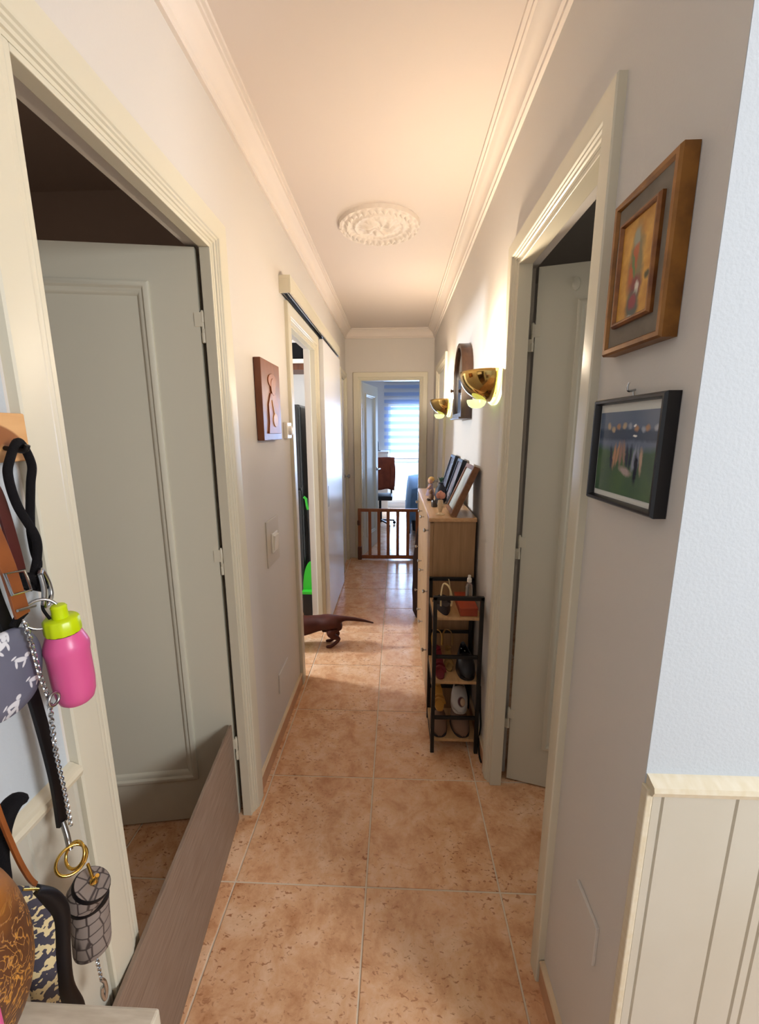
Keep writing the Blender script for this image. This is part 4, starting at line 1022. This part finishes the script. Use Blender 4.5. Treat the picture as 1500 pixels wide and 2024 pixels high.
MB().tube(smoothpath([(-.497, .535, 1.236), (-.508, .538, 1.25), (-.512, .545, 1.262)]), .002, 6).build('cord', 'black_fabric', t, smooth=50)
# dog print pouch
mat('pouch_print', '67687a', .75, var='5f6072', vscale=12)
random.seed(11)
its = []
for k in range(11):
    cy = random.uniform(-.055, .055); cz = -.115+.105*(k/10)+random.uniform(-.006, .006); a = random.uniform(-.5, .5)
    for dy, dz, ry, rz_, dr in ((0, 0, .0095, .0032, 0), (.009, .005, .004, .0032, .3), (-.006, -.006, .0018, .0055, .3), (.006, -.006, .0018, .0055, -.3), (-.011, .003, .004, .0014, .6)):
        ca, sa = math.cos(a), math.sin(a)
        its.append(((0, cy+dy*ca-dz*sa, cz+dy*sa+dz*ca), (1, ry, rz_), (a+dr, 0, 0), 'd8d8de', .15))
blobs(MATS['pouch_print'], its)
t = thing('print_pouch', 'grey fabric pouch printed with white dogs hanging under the collar', 'pouch', (-.515, .472, 1.25))
poly = [(.0, 0), (.018, -.002), (.035, -.012), (.047, -.035), (.048, -.062), (.040, -.090), (.025, -.108), (.0, -.116), (-.03, -.114), (-.055, -.10), (-.06, -.06), (-.05, -.02), (-.025, -.004)]
vs = []; n = len(poly)
P2 = [Vector((0, a, b)) for a, b in poly]; P2 = smoothpath(P2+[P2[0]], 4)[:-1]; n = len(P2); c2 = Vector((0, -.003, -.058))
for x, sc_ in ((-.010, .0), (-.010, .7), (-.006, .95), (0, 1.0), (.006, .95), (.010, .7), (.011, .0)):
    for p in P2:
        q = c2+(p-c2)*max(sc_, .002); vs.append((-.515+x, .480+q.y, 1.243+q.z))
MB().add(vs, [(i*n+k, i*n+(k+1) % n, (i+1)*n+(k+1) % n, (i+1)*n+k) for i in range(6) for k in range(n)]).build('pouch', 'pouch_print', t, smooth=60)
ribbon([(-.515, .497, 1.242), (-.513, .505, 1.252), (-.512, .515, 1.258)], .012, .004, 'tab', 'black_fabric', t)
# pattern case with lid
mat('case_canvas', '8d8078', .7, var='83766d', vscale=20)
def vor(m_, scale, col, w_):
    nt = m_.node_tree; b = nt.nodes['Principled BSDF']; cur = b.inputs['Base Color'].links[0].from_socket
    tc = nt.nodes.new('ShaderNodeTexCoord'); v = nt.nodes.new('ShaderNodeTexVoronoi'); v.feature = 'DISTANCE_TO_EDGE'; v.inputs['Scale'].default_value = scale; v.inputs['Randomness'].default_value = .35
    nt.links.new(tc.outputs['Object'], v.inputs['Vector'])
    r_ = nt.nodes.new('ShaderNodeMapRange'); r_.inputs['From Min'].default_value = w_; r_.inputs['From Max'].default_value = w_*.4; nt.links.new(v.outputs['Distance'], r_.inputs['Value'])
    mx = nt.nodes.new('ShaderNodeMix'); mx.data_type = 'RGBA'; nt.links.new(r_.outputs[0], mx.inputs[0]); nt.links.new(cur, mx.inputs[6]); mx.inputs[7].default_value = lin(col); nt.links.new(mx.outputs[2], b.inputs['Base Color'])
vor(MATS['case_canvas'], 52, '3e3330', .07)
t = thing('bag_dispenser', 'small taupe patterned cylinder case with open lid hanging from a gold ring', 'case', (-.475, .493, .70))
Mc = Matrix.Rotation(-.10, 3, 'X')
c0 = (-.475, .489, .700)
MB().lathe([(.020, 0), (.0245, .004), (.0255, .010), (.0255, .085), (.0235, .085), (.0235, .012), (.001, .010)], c0, 28, Mc).build('body', 'case_canvas', t, smooth=40)
MB().lathe([(.0262, .081), (.0264, .086), (.0235, .0875), (.023, .083)], c0, 28, Mc).build('rim', 'black_leather', t, smooth=40)
Ml = Matrix.Rotation(.55, 3, 'Y') @ Matrix.Rotation(-.15, 3, 'X')
cl = (-.470, .484, .808)
MB().lathe([(.0255, 0), (.0262, .004), (.0262, .022), (.0245, .027), (.001, .028)], cl, 28, Ml).build('lid', 'case_canvas', t, smooth=40)
MB().lathe([(.0264, .021), (.0266, .024), (.0255, .0265)], cl, 28, Ml).build('lid_piping', 'black_leather', t, smooth=40)
tp = Vector(cl)+Ml @ Vector((0, 0, .029))
MB().lathe([(.005, -.002), (.006, .002), (.003, .006), (.003, .012), (.001, .012)], tp, 12, Ml).build('lid_stud', 'gold', t, smooth=40)
MB().tube(smoothpath([tp+Vector((0, 0, .006)), tp+Vector((-.003, .001, .018)), tp+Vector((-.006, .002, .03))]), .0022, 8).build('loop', 'gold', t, smooth=50)
MB().torus((-.482, .487, .873), .019, .0022, facing(0, .3, .2), 26).build('gold_ring', 'gold', t, smooth=60)
MB().torus((-.480, .492, .876), .017, .0022, facing(0, -.7, -.1), 26).build('gold_ring', 'gold', t, smooth=60)
chain([(-.488, .503, .70), (-.490, .507, .665), (-.490, .509, .63), (-.490, .510, .60)], 'tail_chain', t)
MB().tube(smoothpath([(-.490, .510, .60), (-.488, .513, .59), (-.488, .514, .57), (-.490, .511, .555), (-.491, .508, .57), (-.490, .509, .585)]), .003, 8).build('snap_hook', 'steel', t, smooth=50)
# gold and navy patterned folded bag
mat('zebra_print', 'cdb98a', .55)
nt = MATS['zebra_print'].node_tree; b = nt.nodes['Principled BSDF']
tc = nt.nodes.new('ShaderNodeTexCoord'); wv = nt.nodes.new('ShaderNodeTexWave'); wv.inputs['Scale'].default_value = 11; wv.inputs['Distortion'].default_value = 7; wv.inputs['Detail'].default_value = 2; wv.inputs['Detail Scale'].default_value = 9; wv.bands_direction = 'Z'
nt.links.new(tc.outputs['Object'], wv.inputs['Vector']); rr = nt.nodes.new('ShaderNodeValToRGB'); rr.color_ramp.elements[0].position = .62; rr.color_ramp.elements[1].position = .68; rr.color_ramp.elements[0].color = lin('3f3d4a'); rr.color_ramp.elements[1].color = lin('d6c394')
nt.links.new(wv.outputs['Color'], rr.inputs[0]); nt.links.new(rr.outputs[0], b.inputs['Base Color'])
t = thing('folded_bag', 'folded pouch with a cream and grey zebra print hanging behind the carved gourd', 'bag', (-.46, .42, .92))
cen = [(-.47, .420, .925), (-.465, .430, .90), (-.462, .438, .86), (-.462, .430, .80), (-.460, .424, .75), (-.458, .430, .70), (-.456, .428, .66)]
wds = [.012, .030, .032, .030, .030, .032, .030]
C_ = smoothpath(cen, 5); Wd = [w_[0] for w_ in smoothpath([(x, 0, 0) for x in wds], 5)]
WD = Vector((.68, .73, 0)); ND = Vector((.73, -.68, 0)); n = 16
def slab(name, mm, shift, wk, dk, zs=0):
    vs = []
    for p, w_ in zip(C_, Wd):
        for k in range(n):
            a = 2*PI*k/n; vs.append(p+WD*(shift+w_*wk*math.cos(a))+ND*(dk*math.sin(a))+Vector((0, 0, zs)))
    MB().add(vs, [(i*n+k, i*n+(k+1) % n, (i+1)*n+(k+1) % n, (i+1)*n+k) for i in range(len(C_)-1) for k in range(n)]+[tuple(reversed(range(n))), tuple(range((len(C_)-1)*n, len(C_)*n))]).build(name, mm, t, smooth=60)
slab('printed_panel', 'zebra_print', -.020, .55, .008)
slab('dark_lining', 'black_leather', -.001, .34, .009, -.014)
MB().tube([p+WD*(-.020+.55*w_+.001)+ND*.004 for p, w_ in zip(C_, Wd)], .0016, 6).build('gold_piping', 'gold', t, smooth=60)
t = thing('brown_cord', 'thin brown leather cord running down to the zebra print pouch', 'cord', (-.46, .40, 1.2))
ribbon([(-.475, .415, 1.474), (-.462, .385, 1.25), (-.455, .380, 1.106), (-.453, .388, 1.013), (-.456, .400, .958), (-.465, .415, .925)], .005, .004, 'cord', 'brown_leather', t)
t = thing('dog_harness', 'black padded dog harness bunched behind the brown cord', 'harness', (-.485, .40, 1.05))
MB().tube(smoothpath([(-.49, .385, 1.475), (-.48, .372, 1.25), (-.478, .378, 1.12), (-.478, .392, 1.06), (-.478, .408, 1.03)]), [.009]*25, 8, flat=.6).build('strap', 'black_fabric', t, smooth=60)
MB().tube(smoothpath([(-.478, .432, 1.035), (-.478, .422, 1.045), (-.478, .405, 1.035), (-.480, .392, 1.0), (-.480, .388, .95)]), [.006, .008, .010, .011, .011, .012, .012, .013, .013, .013, .013, .013, .013, .013, .013, .014, .014, .014, .014, .014, .014, .014, .014, .013, .010], 10, flat=.7).build('chest_pad', 'black_fabric', t, smooth=60)
# console table with gourd
t = thing('console_table', 'whitewashed wooden console table corner below the hanging leads', 'table', (-.42, .08, 0))
MB().box(-.556, -.281, -.30, .362, .79, .822).build('top', 'whitewash', t, bevel=.003)
MB().box(-.552, -.296, -.285, .347, .70, .79).build('apron', 'whitewash', t, bevel=.002)
for x in (-.548, -.33):
    for y in (-.28, .31): MB().box(x, x+.03, y, y+.03, 0, .70).build('leg', 'whitewash', t, bevel=.002)
mat('gourd', 'b0732f', .42, var='8a5220', vscale=14, detail=5)
mg = MATS['gourd']
def gourd_carve():
    nt = mg.node_tree; b = nt.nodes['Principled BSDF']; cur = b.inputs['Base Color'].links[0].from_socket
    tc = nt.nodes.new('ShaderNodeTexCoord'); n = nt.nodes.new('ShaderNodeTexNoise'); n.inputs['Scale'].default_value = 38; n.inputs['Detail'].default_value = 3; n.inputs['Distortion'].default_value = 2.5
    nt.links.new(tc.outputs['Object'], n.inputs['Vector'])
    r1 = nt.nodes.new('ShaderNodeValToRGB'); e = r1.color_ramp.elements; e[0].position = .46; e[0].color = (0, 0, 0, 1); e[1].position = .54; e[1].color = (0, 0, 0, 1); x = e.new(.5); x.color = (1, 1, 1, 1)
    nt.links.new(n.outputs['Fac'], r1.inputs[0])
    sp = nt.nodes.new('ShaderNodeSeparateXYZ'); nt.links.new(tc.outputs['Object'], sp.inputs[0])
    n2 = nt.nodes.new('ShaderNodeTexNoise'); n2.inputs['Scale'].default_value = 20; nt.links.new(tc.outputs['Object'], n2.inputs['Vector'])
    ad = nt.nodes.new('ShaderNodeMath'); ad.operation = 'MULTIPLY_ADD'; ad.inputs[1].default_value = .04; nt.links.new(n2.outputs['Fac'], ad.inputs[0]); nt.links.new(sp.outputs['Z'], ad.inputs[2])
    mr = nt.nodes.new('ShaderNodeMapRange'); mr.inputs['From Min'].default_value = .215; mr.inputs['From Max'].default_value = .185; nt.links.new(ad.outputs[0], mr.inputs['Value'])
    mx = nt.nodes.new('ShaderNodeMix'); mx.data_type = 'RGBA'; nt.links.new(mr.outputs[0], mx.inputs[0]); nt.links.new(cur, mx.inputs[6]); mx.inputs[7].default_value = lin('5c371f')
    mu = nt.nodes.new('ShaderNodeMath'); mu.operation = 'MULTIPLY'; nt.links.new(mr.outputs[0], mu.inputs[0]); nt.links.new(r1.outputs[0], mu.inputs[1])
    m3 = nt.nodes.new('ShaderNodeMix'); m3.data_type = 'RGBA'; nt.links.new(mu.outputs[0], m3.inputs[0]); nt.links.new(mx.outputs[2], m3.inputs[6]); m3.inputs[7].default_value = lin('d8963c')
    nt.links.new(m3.outputs[2], b.inputs['Base Color'])
    bp = nt.nodes.new('ShaderNodeBump'); bp.inputs['Strength'].default_value = .5; bp.inputs['Distance'].default_value = .003; nt.links.new(mu.outputs[0], bp.inputs['Height']); nt.links.new(bp.outputs[0], b.inputs['Normal'])
gourd_carve()
t = thing('carved_gourd', 'brown carved gourd with a scratched lower half standing on the console table', 'gourd', (-.455, .32, .8225))
prof = [(.001, 0)]
for i in range(1, 24):
    a = PI*i/24; prof.append((.066*math.sin(a)*(1+.06*math.cos(a)), .128-.128*math.cos(a)))
prof.append((.001, .256))
MB().lathe(prof, (-.462, .312, .8225), 36).build('shell', 'gourd', t, smooth=70)
MB().lathe([(.006, .252), (.005, .265), (.004, .272), (.001, .273)], (-.462, .312, .8225), 10).build('stem', 'walnut', t, smooth=50)
t = thing('pink_carton', 'tall bright pink carton on the console table in front of the gourd', 'box', (-.34, .205, .8225))
MB().box(-.365, -.318, .165, .240, .8225, 1.045).build('body', 'pink_plastic', t, bevel=.003)
MB().prism([(.165, 1.045), (.240, 1.045), (.2025, 1.082)], lambda u, v: Vector((-.365, u, v)), lambda u, v: Vector((-.318, u, v))).build('gable', 'pink_plastic', t, bevel=.002)
